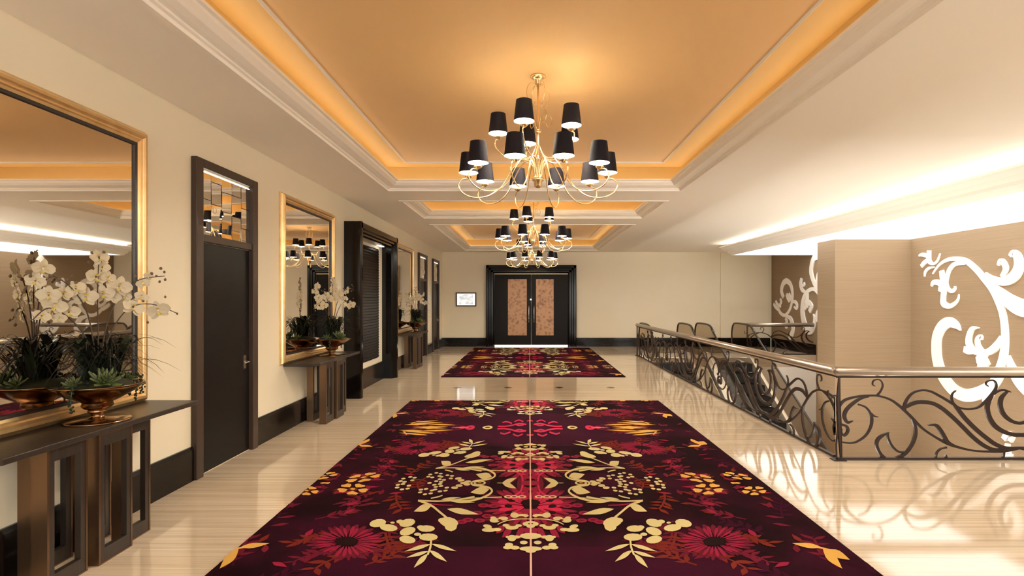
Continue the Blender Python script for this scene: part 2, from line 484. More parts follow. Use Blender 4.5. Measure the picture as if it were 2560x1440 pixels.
def side_door(name, label, y0, y1, seed):
    d = thing(name, label, 'door', (XL, (y0 + y1) / 2, 0), kind='structure')
    zt, cw = 2.88, 0.105
    fr = MB()
    X1 = XL + 0.055
    fr.box(XL, X1, y0, y0 + cw, 0, zt).box(XL, X1, y1 - cw, y1, 0, zt).box(XL, X1, y0 + cw, y1 - cw, zt - 0.08, zt).box(XL, X1 - 0.012, y0 + cw, y1 - cw, 2.13, 2.20)
    fr.build('door_frame', M['door'], d, bevel=0.006)
    lf = box('door_leaf', XL, XL + 0.006, y0 + cw + 0.004, y1 - cw - 0.004, 0.008, 2.126, M['leaf'], d)
    h = MB()
    hy, hz = y1 - cw - 0.085, 0.95
    h.box(XL + 0.006, XL + 0.011, hy - 0.022, hy + 0.022, hz - 0.07, hz + 0.07)
    h.tube([(XL + 0.006, hy, hz), (XL + 0.05, hy, hz), (XL + 0.052, hy - 0.05, hz), (XL + 0.052, hy - 0.11, hz)], 0.009, 8)
    h.build('handle', M['chrome'], lf)
    rnd = random.Random(seed)
    ty0, ty1, tz0, tz1 = y0 + cw, y1 - cw, 2.20, 2.775
    box('transom_back', XL, XL + 0.004, ty0, ty1, tz0, tz1, M['leaf'], d)
    n = 5
    offs = [0.12, 0.30, 0.05, 0.24, 0.14]
    for c in range(n):
        a, b = ty0 + (ty1 - ty0) * c / n, ty0 + (ty1 - ty0) * (c + 1) / n
        zs = [tz0] + [z for z in (tz0 + offs[c], tz0 + offs[c] + 0.21, tz0 + offs[c] + 0.40) if z < tz1 - 0.06] + [tz1]
        for z0, z1 in zip(zs[:-1], zs[1:]):
            g = 0.003
            tx, tz = rnd.uniform(-0.012, 0.012), rnd.uniform(-0.009, 0.009)
            vs = []
            for dx in (0, 1):
                for (yy, zz) in ((a + g, z0 + g), (b - g, z0 + g), (b - g, z1 - g), (a + g, z1 - g)):
                    t = 0.012 + (tx if yy > (a + b) / 2 else -tx) * 0.25 + (tz if zz > (z0 + z1) / 2 else -tz) * 0.25
                    vs.append((XL + (0.004 if dx == 0 else t + 0.004), yy, zz))
            MB().add(vs, [(0, 3, 2, 1), (4, 5, 6, 7), (0, 1, 5, 4), (1, 2, 6, 5), (2, 3, 7, 6), (3, 0, 4, 7)]).build('mirror_tile', M['mirror'], d)
    box('glow_strip', XL + 0.004, XL + 0.018, ty0 + 0.01, ty1 - 0.01, tz1, tz1 + 0.008, M['strip'], d)
    return d
side_door('door_1', 'dark bronze door under a mirrored transom, between the two large gilt mirrors', 4.965, 6.087, 1)
side_door('door_2', 'slim dark door with patterned mirror transom just past the third console', 15.05, 16.25, 2)
side_door('door_3', 'slim dark door on the mirror wall beside the end wall corner', 17.25, 18.40, 3)

# black lacquer portal
p = thing('door_4', 'projecting black lacquer portal framing a dark louvred panel on the mirror wall', 'portal', (XL, 10.35, 0), kind='structure')
PX, pa, pb, pz = -2.72, 9.07, 11.63, 2.88
jm = MB()
def step_profile(s, y, X0, X1):
    """jamb cross-section in x, y; s = +1 towards the opening"""
    return [(X0, y), (X1 - 0.02, y), (X1, y + s * 0.02), (X1, y + s * 0.10), (X1 - 0.03, y + s * 0.12), (X1 - 0.03, y + s * 0.15), (X1 - 0.06, y + s * 0.17), (X1 - 0.06, y + s * 0.20), (X1 - 0.09, y + s * 0.215), (X0, y + s * 0.215)]
MB().extrude(step_profile(1, pa, XL, PX), 'z', 0, pz).build('jamb', M['black'], p)
MB().extrude(step_profile(-1, pb, XL, PX), 'z', 0, pz).build('jamb', M['black'], p)
hd = [(XL, pz), (PX - 0.02, pz), (PX, pz - 0.02), (PX, pz - 0.10), (PX - 0.03, pz - 0.12), (PX - 0.03, pz - 0.15), (PX - 0.06, pz - 0.17), (PX - 0.06, pz - 0.20), (PX - 0.09, pz - 0.215), (XL, pz - 0.215)]
MB().extrude(hd, 'y', pa + 0.012, pb - 0.012).build('head', M['black'], p)
box('plinth', XL, XL + 0.03, pa + 0.2, pb - 0.2, 0, 0.36, M['base'], p)
pan = box('louvre_panel', XL, XL + 0.02, 9.5, 11.08, 0.47, 2.60, M['leaf'], p)
for k in range(40):
    z = 0.49 + k * 0.0525
    MB().extrude([(XL + 0.02, z), (XL + 0.034, z + 0.006), (XL + 0.02, z + 0.046)], 'y', 9.51, 11.07).build('slat', M['leaf'], pan)
box('head_lamp', XL + 0.03, XL + 0.10, 10.9, 11.2, pz - 0.222, pz - 0.214, M['strip'], p)

# double doors in the end wall
p = thing('door_5', 'black double doors with copper panels in a broad black frame', 'door', (0.07, YF, 0), kind='structure')
x0, x1, zt = -1.475, 1.613, 2.79
def fstep(s, x, Y0, Y1):
    return [(x, Y0), (x, Y1 + 0.02), (x + s * 0.02, Y1), (x + s * 0.09, Y1), (x + s * 0.11, Y1 + 0.03), (x + s * 0.16, Y1 + 0.03), (x + s * 0.18, Y1 + 0.06), (x + s * 0.24, Y1 + 0.06), (x + s * 0.26, Y1 + 0.09), (x + s * 0.29, Y1 + 0.10), (x + s * 0.29, Y0)]
MB().extrude(fstep(1, x0, YF, YF - 0.2), 'z', 0, zt).build('jamb', M['black'], p)
MB().extrude(fstep(-1, x1, YF, YF - 0.2), 'z', 0, zt).build('jamb', M['black'], p)
hp = [(YF, zt), (YF - 0.18, zt), (YF - 0.2, zt - 0.02), (YF - 0.2, zt - 0.09), (YF - 0.17, zt - 0.11), (YF - 0.17, zt - 0.16), (YF - 0.14, zt - 0.18), (YF - 0.14, zt - 0.24), (YF - 0.10, zt - 0.29), (YF, zt - 0.29)]
MB().extrude(hp, 'x', x0 + 0.015, x1 - 0.015).build('head', M['black'], p)
box('gilt_line', x0 + 0.29, x1 - 0.29, YF - 0.115, YF - 0.10, zt - 0.305, zt - 0.285, M['gilt'], p)
xm = 0.07
for (a, b, q0, q1, hx) in ((x0 + 0.29, xm - 0.006, -0.73, -0.083, -0.012), (xm + 0.006, x1 - 0.29, 0.234, 0.84, 0.165)):
    lf = box('door_leaf', a, b, YF - 0.07, YF - 0.005, 0.05, zt - 0.29, M['leaf'], p)
    box('copper_panel', q0, q1, YF - 0.078, YF - 0.07, 0.387, 2.317, M['doorpanel'], lf)
    MB().tube([(hx, YF - 0.07, 1.40), (hx, YF - 0.115, 1.42), (hx, YF - 0.125, 1.30), (hx, YF - 0.125, 0.95), (hx, YF - 0.115, 0.83), (hx, YF - 0.07, 0.85)], 0.012, 8).build('pull_handle', M['chrome'], lf, smooth=True)
MB().tube([(0.055, YF - 0.07, 1.615), (0.055, YF - 0.084, 1.615)], 0.028, 16).build('glint_disc', M['chrome'], p)  # bright disc stands in for a light mirrored in the glossy doors
box('lit_gap', x0 + 0.29, x1 - 0.29, YF - 0.09, YF - 0.02, 0.004, 0.062, M['under'], p)
# ---------------------------------------------------------------- end wall screen
sx0, _, sz1 = px(1140, 731, YF); sx1, _, sz0 = px(1191, 766, YF)
sg = thing('wall_screen', 'small lit display screen in a dark frame beside the double doors', 'screen', ((sx0 + sx1) / 2, YF, (sz0 + sz1) / 2))
fr = MB(); b = 0.045
fr.box(sx0, sx1, YF - 0.05, YF, sz0, sz0 + b).box(sx0, sx1, YF - 0.05, YF, sz1 - b, sz1).box(sx0, sx0 + b, YF - 0.05, YF, sz0 + b, sz1 - b).box(sx1 - b, sx1, YF - 0.05, YF, sz0 + b, sz1 - b)
fr.build('bezel', M['screenframe'], sg)
def screen_mat():
    m = emitter('screen_glow', (250, 248, 244), 0.28)
    nt = m.node_tree; N = nt.nodes.new; L = nt.links.new
    e = [n for n in nt.nodes if n.type == 'EMISSION'][0]
    tc = N('ShaderNodeTexCoord'); mp = N('ShaderNodeMapping'); mp.inputs['Scale'].default_value = (5.5, 1, 9)
    n = N('ShaderNodeTexNoise'); n.inputs['Scale'].default_value = 1.0; n.inputs['Detail'].default_value = 1.0
    cr = N('ShaderNodeValToRGB'); c = cr.color_ramp.elements
    c[0].position, c[0].color = 0.38, lin((206, 206, 204)); c[1].position, c[1].color = 0.60, lin((250, 244, 236))
    L(tc.outputs['Object'], mp.inputs[0]); L(mp.outputs[0], n.inputs['Vector']); L(n.outputs['Fac'], cr.inputs[0]); L(cr.outputs[0], e.inputs[0])
    return m
sm = box('display', sx0 + b, sx1 - b, YF - 0.03, YF - 0.005, sz0 + b, sz1 - b, emitter('screen_edge_glow', (255, 252, 246), 0.5), sg)
box('page', sx0 + b + 0.07, sx1 - b - 0.07, YF - 0.032, YF - 0.03, sz0 + b + 0.012, sz1 - b - 0.012, screen_mat(), sm)

# ---------------------------------------------------------------- gilt mirrors
def ring(mb, y0, y1, z0, z1, prof, mi=0):
    """frame in the wall plane: prof = (inset, x)"""
    vs = []
    for d, x in prof:
        vs += [(x, y0 + d, z0 + d), (x, y1 - d, z0 + d), (x, y1 - d, z1 - d), (x, y0 + d, z1 - d)]
    n = len(prof)
    mb.add(vs, [(4 * i + k, 4 * i + (k + 1) % 4, 4 * i + 4 + (k + 1) % 4, 4 * i + 4 + k) for i in range(n - 1) for k in range(4)], mi)
def mirror(label, y0, y1):
    t = thing('wall_mirror', label, 'mirror', (XL, (y0 + y1) / 2, 0.82), 'gilt mirrors above the consoles')
    z0, z1 = 0.815, 2.90
    f = MB()
    ring(f, y0, y1, z0, z1, [(0, XL), (0, XL + 0.018), (0.012, XL + 0.026), (0.02, XL + 0.045), (0.035, XL + 0.06), (0.055, XL + 0.062), (0.066, XL + 0.052), (0.07, XL + 0.046), (0.082, XL + 0.046), (0.09, XL + 0.04), (0.112, XL + 0.03)])
    f.build('gilt_frame', M['gilt'], t)
    g = MB()
    ring(g, y0, y1, z0, z1, [(0.108, XL + 0.034), (0.112, XL + 0.034), (0.128, XL + 0.03), (0.134, XL + 0.012)])
    g.build('inner_frame', M['gilt_dark'], t)
    d = 0.13
    box('mirror_glass', XL + 0.004, XL + 0.016, y0 + d, y1 - d, z0 + d, z1 - d, M['mirror'], t)
mirror('largest gilt framed mirror behind the foreground orchid bowl', 2.54, 4.35)
mirror('gilt framed mirror between the dark door and the black portal', 6.71, 8.52)
mirror('gilt framed mirror beyond the black portal, seen almost edge-on', 12.52, 14.33)

# ---------------------------------------------------------------- console tables
def console(label, yc):
    """yc = middle of the table along the wall"""
    t = thing('console_table', label, 'console table', (-2.79, yc, 0), 'console tables below the mirrors')
    a, b, xf = yc - 0.86, yc + 0.86, -2.58
    MB().extrude([(XL + 0.004, a), (xf - 0.06, a), (xf, a + 0.10), (xf, b - 0.004), (XL + 0.004, b - 0.004)], 'z', 0.786, 0.82).build('table_top', M['table'], t, bevel=0.004)
    def fr(y0, y1, x0, x1, zt):
        """open frame with a dark face, bronze edging and a bronze return on its near side"""
        bw, xb = 0.045, x1 - 0.035
        f = MB()
        for (p, q, r, u) in ((y0, y0 + bw, 0, zt), (y1 - bw, y1, 0, zt), (y0 + bw, y1 - bw, 0, 0.09), (y0 + bw, y1 - bw, zt - 0.075, zt)):
            f.box(xb, x1, p, q, r, u)
        lg = f.build('leg_frame', M['table'], t)
        e = MB()
        k = 0.009
        e.box(x0, x1 + 0.003, y0 - 0.005, y0, 0, zt)
        e.box(xb, x1 + 0.003, y1, y1 + 0.004, 0, zt)
        for (p, q, r, u) in ((y0, y0 + k, 0, zt), (y1 - k, y1, 0, zt), (y0 + k, y1 - k, 0, k), (y0 + k, y1 - k, zt - k, zt)):
            e.box(x1, x1 + 0.003, p, q, r, u)
        e.build('bronze_edging', M['bronze'], lg)
    fr(yc - 0.47, yc - 0.20, -2.70, -2.615, 0.786)
    fr(yc - 0.14, yc + 0.135, -2.68, -2.588, 0.786)
    fr(yc + 0.14, yc + 0.385, -2.72, -2.64, 0.786)
    fr(yc - 0.30, yc - 0.02, -2.93, -2.85, 0.786)
    fr(yc + 0.05, yc + 0.30, -2.93, -2.85, 0.786)
    return t
console('dark console table with bronze edged frame legs under the largest mirror', 3.51)
console('dark console table with bronze edged frame legs just before the black portal', 7.68)
console('dark console table with bronze edged frame legs beyond the black portal', 13.45)

# ---------------------------------------------------------------- orchid bowls
def leaf_blade(mb, base, d, up, L, wd, droop, n=6):
    """arching strap leaf: d = horizontal unit direction"""
    side = Vector((-d.y, d.x, 0))
    vs = []
    for i in range(n + 1):
        t = i / n
        p = base + d * (L * t * (0.55 + 0.45 * t)) + Vector((0, 0, up * math.sin(t * math.pi * 0.62) - droop * t * t))
        h = wd * math.sin(math.pi * min(0.06 + t * 0.94, 1.0)) ** 0.7 * 0.5 if t < 1 else 0.0005
        vs += [p - side * h, p + Vector((0, 0, -h * 0.4)), p + side * h]
    fs = []
    for i in range(n):
        for k in (0, 1):
            fs.append((3 * i + k, 3 * i + k + 1, 3 * i + 4 + k, 3 * i + 3 + k))
    mb.add(vs, fs)

def petal(mb, ang, L, wd, lift, mi=0, r0=0.006):
    """one petal of a flower lying in the x, y plane and facing +z"""
    n = 5
    c, s = math.cos(ang), math.sin(ang)
    vs = []
    for i in range(n + 1):
        t = i / n
        h = wd * 0.5 * math.sin(math.pi * (0.12 + 0.83 * t)) ** 0.75
        r = r0 + L * t
        z = lift * t * t
        for q in (-1, 0, 1):
            zz = z + (0.006 if q else 0.0)
            vs.append((r * c - q * h * s, r * s + q * h * c, zz))
    fs = [(3 * i + k, 3 * i + k + 1, 3 * i + 4 + k, 3 * i + 3 + k) for i in range(n) for k in (0, 1)]
    mb.add(vs, fs, mi)

def flower_mesh():
    m = MB()
    for a in (0, math.pi):
        petal(m, a + (0.12 if a == 0 else -0.12), 0.062, 0.072, 0.006)
    for a in (math.pi / 2, math.pi * 1.25, math.pi * 1.75):
        petal(m, a, 0.058, 0.042, -0.006)
    petal(m, -math.pi / 2, 0.024, 0.02, 0.02, 1)
    petal(m, math.pi / 2, 0.014, 0.016, 0.014, 1)
    o = m.build('flower', [M['petal'], M['lip']], smooth='sheet')
    me = o.data
    bpy.data.objects.remove(o)
    return me
FLOWER = flower_mesh()

def succulent_mesh():
    m = MB()
    n = 5
    vs = []
    for i in range(n + 1):
        t = i / n
        h = 0.021 * math.sin(math.pi * (0.15 + 0.80 * t)) ** 0.8
        vs += [(t * 0.11, -h, 0.018 * t * t), (t * 0.11, 0, 0.018 * t * t + 0.009), (t * 0.11, h, 0.018 * t * t), (t * 0.11, 0, 0.018 * t * t - 0.006)]
    m.add(vs, [(4 * i + k, 4 * i + (k + 1) % 4, 4 * i + 4 + (k + 1) % 4, 4 * i + 4 + k) for i in range(n) for k in range(4)])
    o = m.build('succulent_leaf', M['succulent'], smooth=True)
    me = o.data
    bpy.data.objects.remove(o)
    return me
SUCC = succulent_mesh()

def link(name, me, parent, mw):
    """object from shared mesh data placed by a world matrix"""
    o = bpy.data.objects.new(name, me)
    COL.objects.link(o)
    o.parent = parent
    o.matrix_local = Matrix.Translation(-wloc(parent)) @ mw
    return o

def facing(pos, nrm, roll=0.0, sc=1.0):
    n = nrm.normalized()
    upv = Vector((0, 0, 1))
    x = upv.cross(n).normalized()
    y = n.cross(x)
    m = Matrix((x, y, n)).transposed().to_4x4()
    return Matrix.Translation(pos) @ m @ Matrix.Rotation(roll, 4, 'Z') @ Matrix.Scale(sc, 4)

def orchid_bowl(label, c, seed):
    rnd = random.Random(seed)
    c = Vector(c)
    t = thing('orchid_bowl', label, 'flower bowl', c, 'orchid bowls on the consoles')
    b = MB()
    b.lathe([(0.0, 0.0), (0.183, 0.0), (0.187, 0.006), (0.175, 0.012), (0.06, 0.018), (0.038, 0.026), (0.034, 0.045), (0.05, 0.058), (0.055, 0.066), (0.045, 0.072), (0.075, 0.085), (0.088, 0.10), (0.082, 0.118), (0.085, 0.125),
             (0.13, 0.145), (0.19, 0.18), (0.243, 0.222), (0.258, 0.236), (0.255, 0.241), (0.235, 0.235), (0.19, 0.222), (0.0, 0.222)], 40, c)
    b.build('bowl', M['bowl'], t, smooth=True)
    ms = MB()
    ms.lathe([(0.20, 0.221), (0.18, 0.24), (0.12, 0.262), (0.05, 0.272), (0.0, 0.274)], 20, c)
    ms.build('moss', M['moss'], t, smooth=True)
    # succulent rosettes, the large one towards the hall
    for (ox, oy, oz, sc, nl) in ((0.12, -0.10, 0.262, 1.0, 30), (-0.02, -0.17, 0.255, 0.62, 18), (0.10, 0.13, 0.25, 0.55, 16)):
        rs = MB().lathe([(0.012, -0.02), (0.02, 0.0), (0.0, 0.02)], 8, c + Vector((ox, oy, oz))).build('succulent', M['succulent'], t)
        lean = Matrix.Rotation(0.55, 4, Vector((-oy, ox, 0)).normalized()) if abs(ox) + abs(oy) > 0 else Matrix()
        for k in range(nl):
            a = k * 2.39996
            lift = math.radians(8 + 62 * k / nl)
            s = sc * (1.05 - 0.55 * k / nl)
            mw = Matrix.Translation(c + Vector((ox, oy, oz))) @ lean @ Matrix.Rotation(a, 4, 'Z') @ Matrix.Rotation(-lift, 4, 'Y') @ Matrix.Scale(s, 4)
            link('succulent_leaf', SUCC, rs, mw)
    # strap leaves, each one a part
    for k in range(14):
        a = rnd.uniform(0, 2 * math.pi)
        d = Vector((math.cos(a) * 0.55 + 0.15, math.sin(a), 0))
        m = MB()
        leaf_blade(m, c + Vector((rnd.uniform(-0.05, 0.06), rnd.uniform(-0.09, 0.09), 0.25)), d.normalized(), rnd.uniform(0.20, 0.34), rnd.uniform(0.12, 0.22), rnd.uniform(0.05, 0.075), rnd.uniform(0.02, 0.09))
        m.build('strap_leaf', M['green'] if k % 2 else M['darkgreen'], t, smooth='sheet')
    gm = MB()
    for k in range(95):
        a = rnd.uniform(0, 2 * math.pi)
        d = Vector((math.cos(a) * 0.42 + 0.10, math.sin(a), 0)).normalized()
        L = rnd.uniform(0.20, 0.42)
        if d.x < 0: L = min(L, 0.19 / max(-d.x, 0.3))
        leaf_blade(gm, c + Vector((rnd.uniform(-0.06, 0.08), rnd.uniform(-0.1, 0.1), 0.25)), d, rnd.uniform(0.20, 0.38), L, rnd.uniform(0.008, 0.015), rnd.uniform(0.03, 0.26), 7)
    tag(gm.build('grass_blades', M['darkgreen'], t, smooth='sheet'), kind='stuff')
    # trailing strings of beads over the rim
    for (oy, ox, L) in ((0.25, 0.05, 0.15), (0.27, 0.0, 0.12), (0.24, 0.10, 0.10), (-0.25, 0.06, 0.13)):
        m = MB()
        sgn = 1 if oy > 0 else -1
        pts = [c + Vector((ox, oy - sgn * 0.10, 0.25)), c + Vector((ox, oy - sgn * 0.03, 0.275)), c + Vector((ox, oy + sgn * 0.02, 0.25)), c + Vector((ox, oy + sgn * 0.035, 0.24 - L * 0.5)), c + Vector((ox, oy + sgn * 0.03, 0.24 - L))]
        sp = spline([tuple(q) for q in pts], 5)
        m.tube(sp, 0.003, 4)
        for q in sp[2:]:
            for e in range(2):
                o = Vector((rnd.uniform(-0.012, 0.012), rnd.uniform(-0.012, 0.012), rnd.uniform(-0.006, 0.006)))
                m.lathe([(0.0, -0.009), (0.008, 0.0), (0.0, 0.009)], 5, Vector(q) + o)
        m.build('trailing_stem', M['green'], t)
    # orchid sprays with separate flowers and buds; traced on the near bowl, then the same for all
    def at(x, y):
        r = (x - CX) / F
        q = (r * 3.62 + 2.79) / (0.45 - 0.9 * r)
        a, b = 0.45 * q, 0.9 * q
        return Vector((max(c.x + a + 0.02, XL + 0.075), c.y + b, c.z - 0.82 + EYE + (CY - y) / F * (3.62 + b)))
    sprays = [
        ([(237, 935), (238, 840), (236, 740), (240, 640)], [(240, 645, 0.95), (248, 668, 0.7), (232, 692, 1.08), (262, 694, 0.7), (250, 735, 1.0)], [(222, 632), (252, 630), (215, 655)]),
        ([(240, 935), (255, 830), (290, 740), (340, 700), (405, 690)], [(290, 716, 1.12), (272, 742, 0.8), (350, 708, 0.65), (362, 690, 0.55)], [(395, 671), (404, 680), (384, 690), (406, 699), (372, 684), (392, 704), (330, 690)]),
        ([(242, 935), (262, 850), (310, 775), (370, 760), (438, 784)], [(325, 768, 1.08), (388, 776, 1.1), (345, 742, 0.7), (305, 740, 0.6)], [(436, 784), (416, 770), (406, 742), (362, 806), (350, 752)]),
        ([(236, 935), (225, 850), (205, 770), (160, 710), (100, 680)], [(206, 742, 1.05), (98, 672, 0.95), (80, 702, 0.8), (182, 722, 0.85), (150, 735, 0.75)], [(118, 690), (140, 698), (170, 690), (182, 706), (160, 700), (62, 690)]),
        ([(233, 935), (215, 860), (170, 800), (115, 770), (70, 800)], [(114, 738, 0.95), (128, 764, 1.0), (164, 780, 0.9), (96, 790, 0.7), (140, 795, 0.6)], [(70, 775), (84, 812), (60, 800)]),
    ]
    for line, fl, bd in sprays:
        base = c + Vector((0.02, rnd.uniform(-0.04, 0.04), 0.245))
        pts = [base] + [at(*q) for q in line[1:]]
        sp = spline([tuple(q) for q in pts], 6)
        m = MB()
        m.tube(sp, [0.0055 - 0.003 * i / len(sp) for i in range(len(sp))], 5)
        st = m.build('orchid_spray', M['stem'], t)
        for (fx, fy, fs) in fl:
            nrm = Vector((0.70 + rnd.uniform(-0.3, 0.35), -0.75 + rnd.uniform(-0.4, 0.6), rnd.uniform(-0.2, 0.3)))
            link('flower', FLOWER, st, facing(at(fx, fy), nrm, rnd.uniform(-0.4, 0.4), fs * 0.98))
        for (fx, fy) in bd:
            link('bud', BUD, st, Matrix.Translation(at(fx, fy)) @ Matrix.Rotation(rnd.uniform(-1, 1), 4, 'X') @ Matrix.Scale(rnd.uniform(0.8, 1.25), 4))
    return t
def bud_mesh():
    s = 0.0095
    o = MB().lathe([(0.0, -s * 1.3), (s * 0.8, -s * 0.6), (s, 0), (s * 0.7, s * 0.7), (0.0, s * 1.3)], 7).build('bud', M['bud'], smooth=True)
    me = o.data
    bpy.data.objects.remove(o)
    return me
BUD = bud_mesh()
ob = orchid_bowl('white orchids and succulents in a bronze footed bowl in front of the largest mirror', (-2.79, 3.62, 0.82), 11)
for lb, yy, rz in (('white orchids in a bronze bowl on the console just before the black portal', 7.86, 0.05), ('white orchids in a bronze bowl on the console beyond the black portal', 13.62, -0.04)):
    o2 = copy_tree(ob)
    o2.location = (-2.77, yy, 0.82)
    o2.rotation_euler = (0, 0, rz)
    o2['label'] = lb

# ---------------------------------------------------------------- chandeliers
def chandelier(label, x, y):
    zc = ZT
    t = thing('chandelier', label, 'chandelier', (x, y, zc), 'black shaded chandeliers down the hall')
    c = Vector((x, y, 0))
    MB().lathe([(0.0, zc), (0.068, zc), (0.07, zc - 0.012), (0.05, zc - 0.03), (0.034, zc - 0.045), (0.03, zc - 0.07), (0.014, zc - 0.085), (0.0, zc - 0.085)], 20, c).build('canopy', M['brass'], t, smooth=True)
    s = MB()
    s.tube([c + Vector((0, 0, zc - 0.08)), c + Vector((0, 0, 2.72))], 0.009, 8)
    for z, r in ((3.12, 0.028), (3.10, 0.035), (2.86, 0.022)):
        s.lathe([(0.0, z + 0.02), (r, z), (0.0, z - 0.02)], 10, c)
    s.build('stem', M['brass'], t, smooth=True)
    MB().lathe([(0.0, 2.60), (0.022, 2.602), (0.036, 2.62), (0.038, 2.655), (0.052, 2.665), (0.056, 2.682), (0.04, 2.70), (0.03, 2.73), (0.0, 2.74)], 16, c).build('hub', M['brass'], t, smooth=True)
    # wire scrolls round the stem
    def scroll(a, prof, r):
        d = Vector((math.cos(a), math.sin(a), 0))
        MB().tube(spline([tuple(c + d * q + Vector((0, 0, z))) for q, z in prof], 4), r, 5).build('wire_scroll', M['brass'], t, smooth=True)
    for k in range(4):
        a = k * math.pi / 2 + 0.5
        scroll(a, ((0.012, 3.50), (0.06, 3.53), (0.105, 3.49), (0.115, 3.42), (0.09, 3.35), (0.05, 3.33), (0.03, 3.37)), 0.0035)
        scroll(a, ((0.012, 3.12), (0.05, 3.22), (0.11, 3.27), (0.145, 3.23), (0.13, 3.17), (0.09, 3.17), (0.085, 3.21)), 0.0035)
    for k in range(8):
        scroll(k * math.pi / 4, ((0.02, 2.70), (0.035, 2.80), (0.07, 2.86), (0.11, 2.855), (0.125, 2.83)), [0.006] * 10 + [0.003] * 7)
    def arm(a, prof, r, zb):
        d = Vector((math.sin(a), -math.cos(a), 0))
        am = MB()
        am.tube(spline([tuple(c + d * q + Vector((0, 0, z))) for q, z in prof], 5), 0.0055, 6)
        e = c + d * r
        am.lathe([(0.0, zb - 0.052), (0.012, zb - 0.05), (0.034, zb - 0.034), (0.036, zb - 0.03), (0.012, zb - 0.03), (0.0, zb - 0.03)], 10, e)
        am.lathe([(0.011, zb - 0.03), (0.011, zb + 0.008)], 8, e)
        ao = am.build('arm', M['brass'], t, smooth=True)
        sh = MB()
        n = 22
        sh.lathe([(0.086, zb), (0.066, zb + 0.175)], n, e, 0)
        sh.lathe([(0.0845, zb), (0.0645, zb + 0.175)], n, e, 1)
        sh.lathe([(0.086, zb), (0.0845, zb)], n, e, 1)
        sh.lathe([(0.066, zb + 0.175), (0.0645, zb + 0.175)], n, e, 0)
        sh.lathe([(0.0, zb + 0.168), (0.0648, zb + 0.168)], n, e, 2)  # disc added across the shade top to soften the ceiling halo
        sh.build('lamp_shade', [M['shade'], M['shade_in'], M['diffuser']], ao, smooth='sheet')
        bl = MB()
        bl.lathe([(0.0, zb + 0.008), (0.010, zb + 0.010), (0.017, zb + 0.033), (0.013, zb + 0.058), (0.0, zb + 0.078)], 8, e)
        bl.build('bulb', M['bulb'], ao, smooth=True)
    z = 2.735
    for k in range(10):
        arm(math.radians(18 + 36 * k), [(0.03, 2.70), (0.05, 2.79), (0.10, 2.85), (0.17, 2.84), (0.25, 2.74), (0.33, 2.61), (0.44, 2.53), (0.57, 2.515), (0.67, 2.555), (0.71, 2.62), (0.68, 2.675), (0.62, z - 0.05)], 0.62, z)
    z = 3.09
    for k in range(5):
        arm(math.radians(-20 + 72 * k), [(0.015, 2.98), (0.05, 2.90), (0.12, 2.85), (0.22, 2.85), (0.32, 2.90), (0.38, 2.97), (0.385, 3.02), (0.357, z - 0.05)], 0.357, z)
    return t
chandelier('large brass chandelier with fifteen black shades under the near gold tray', 0.079, 5.0)
chandelier('brass chandelier with black shades under the short middle tray', 0.079, 10.3)
chandelier('brass chandelier with black shades hanging before the double doors', 0.079, 15.4)
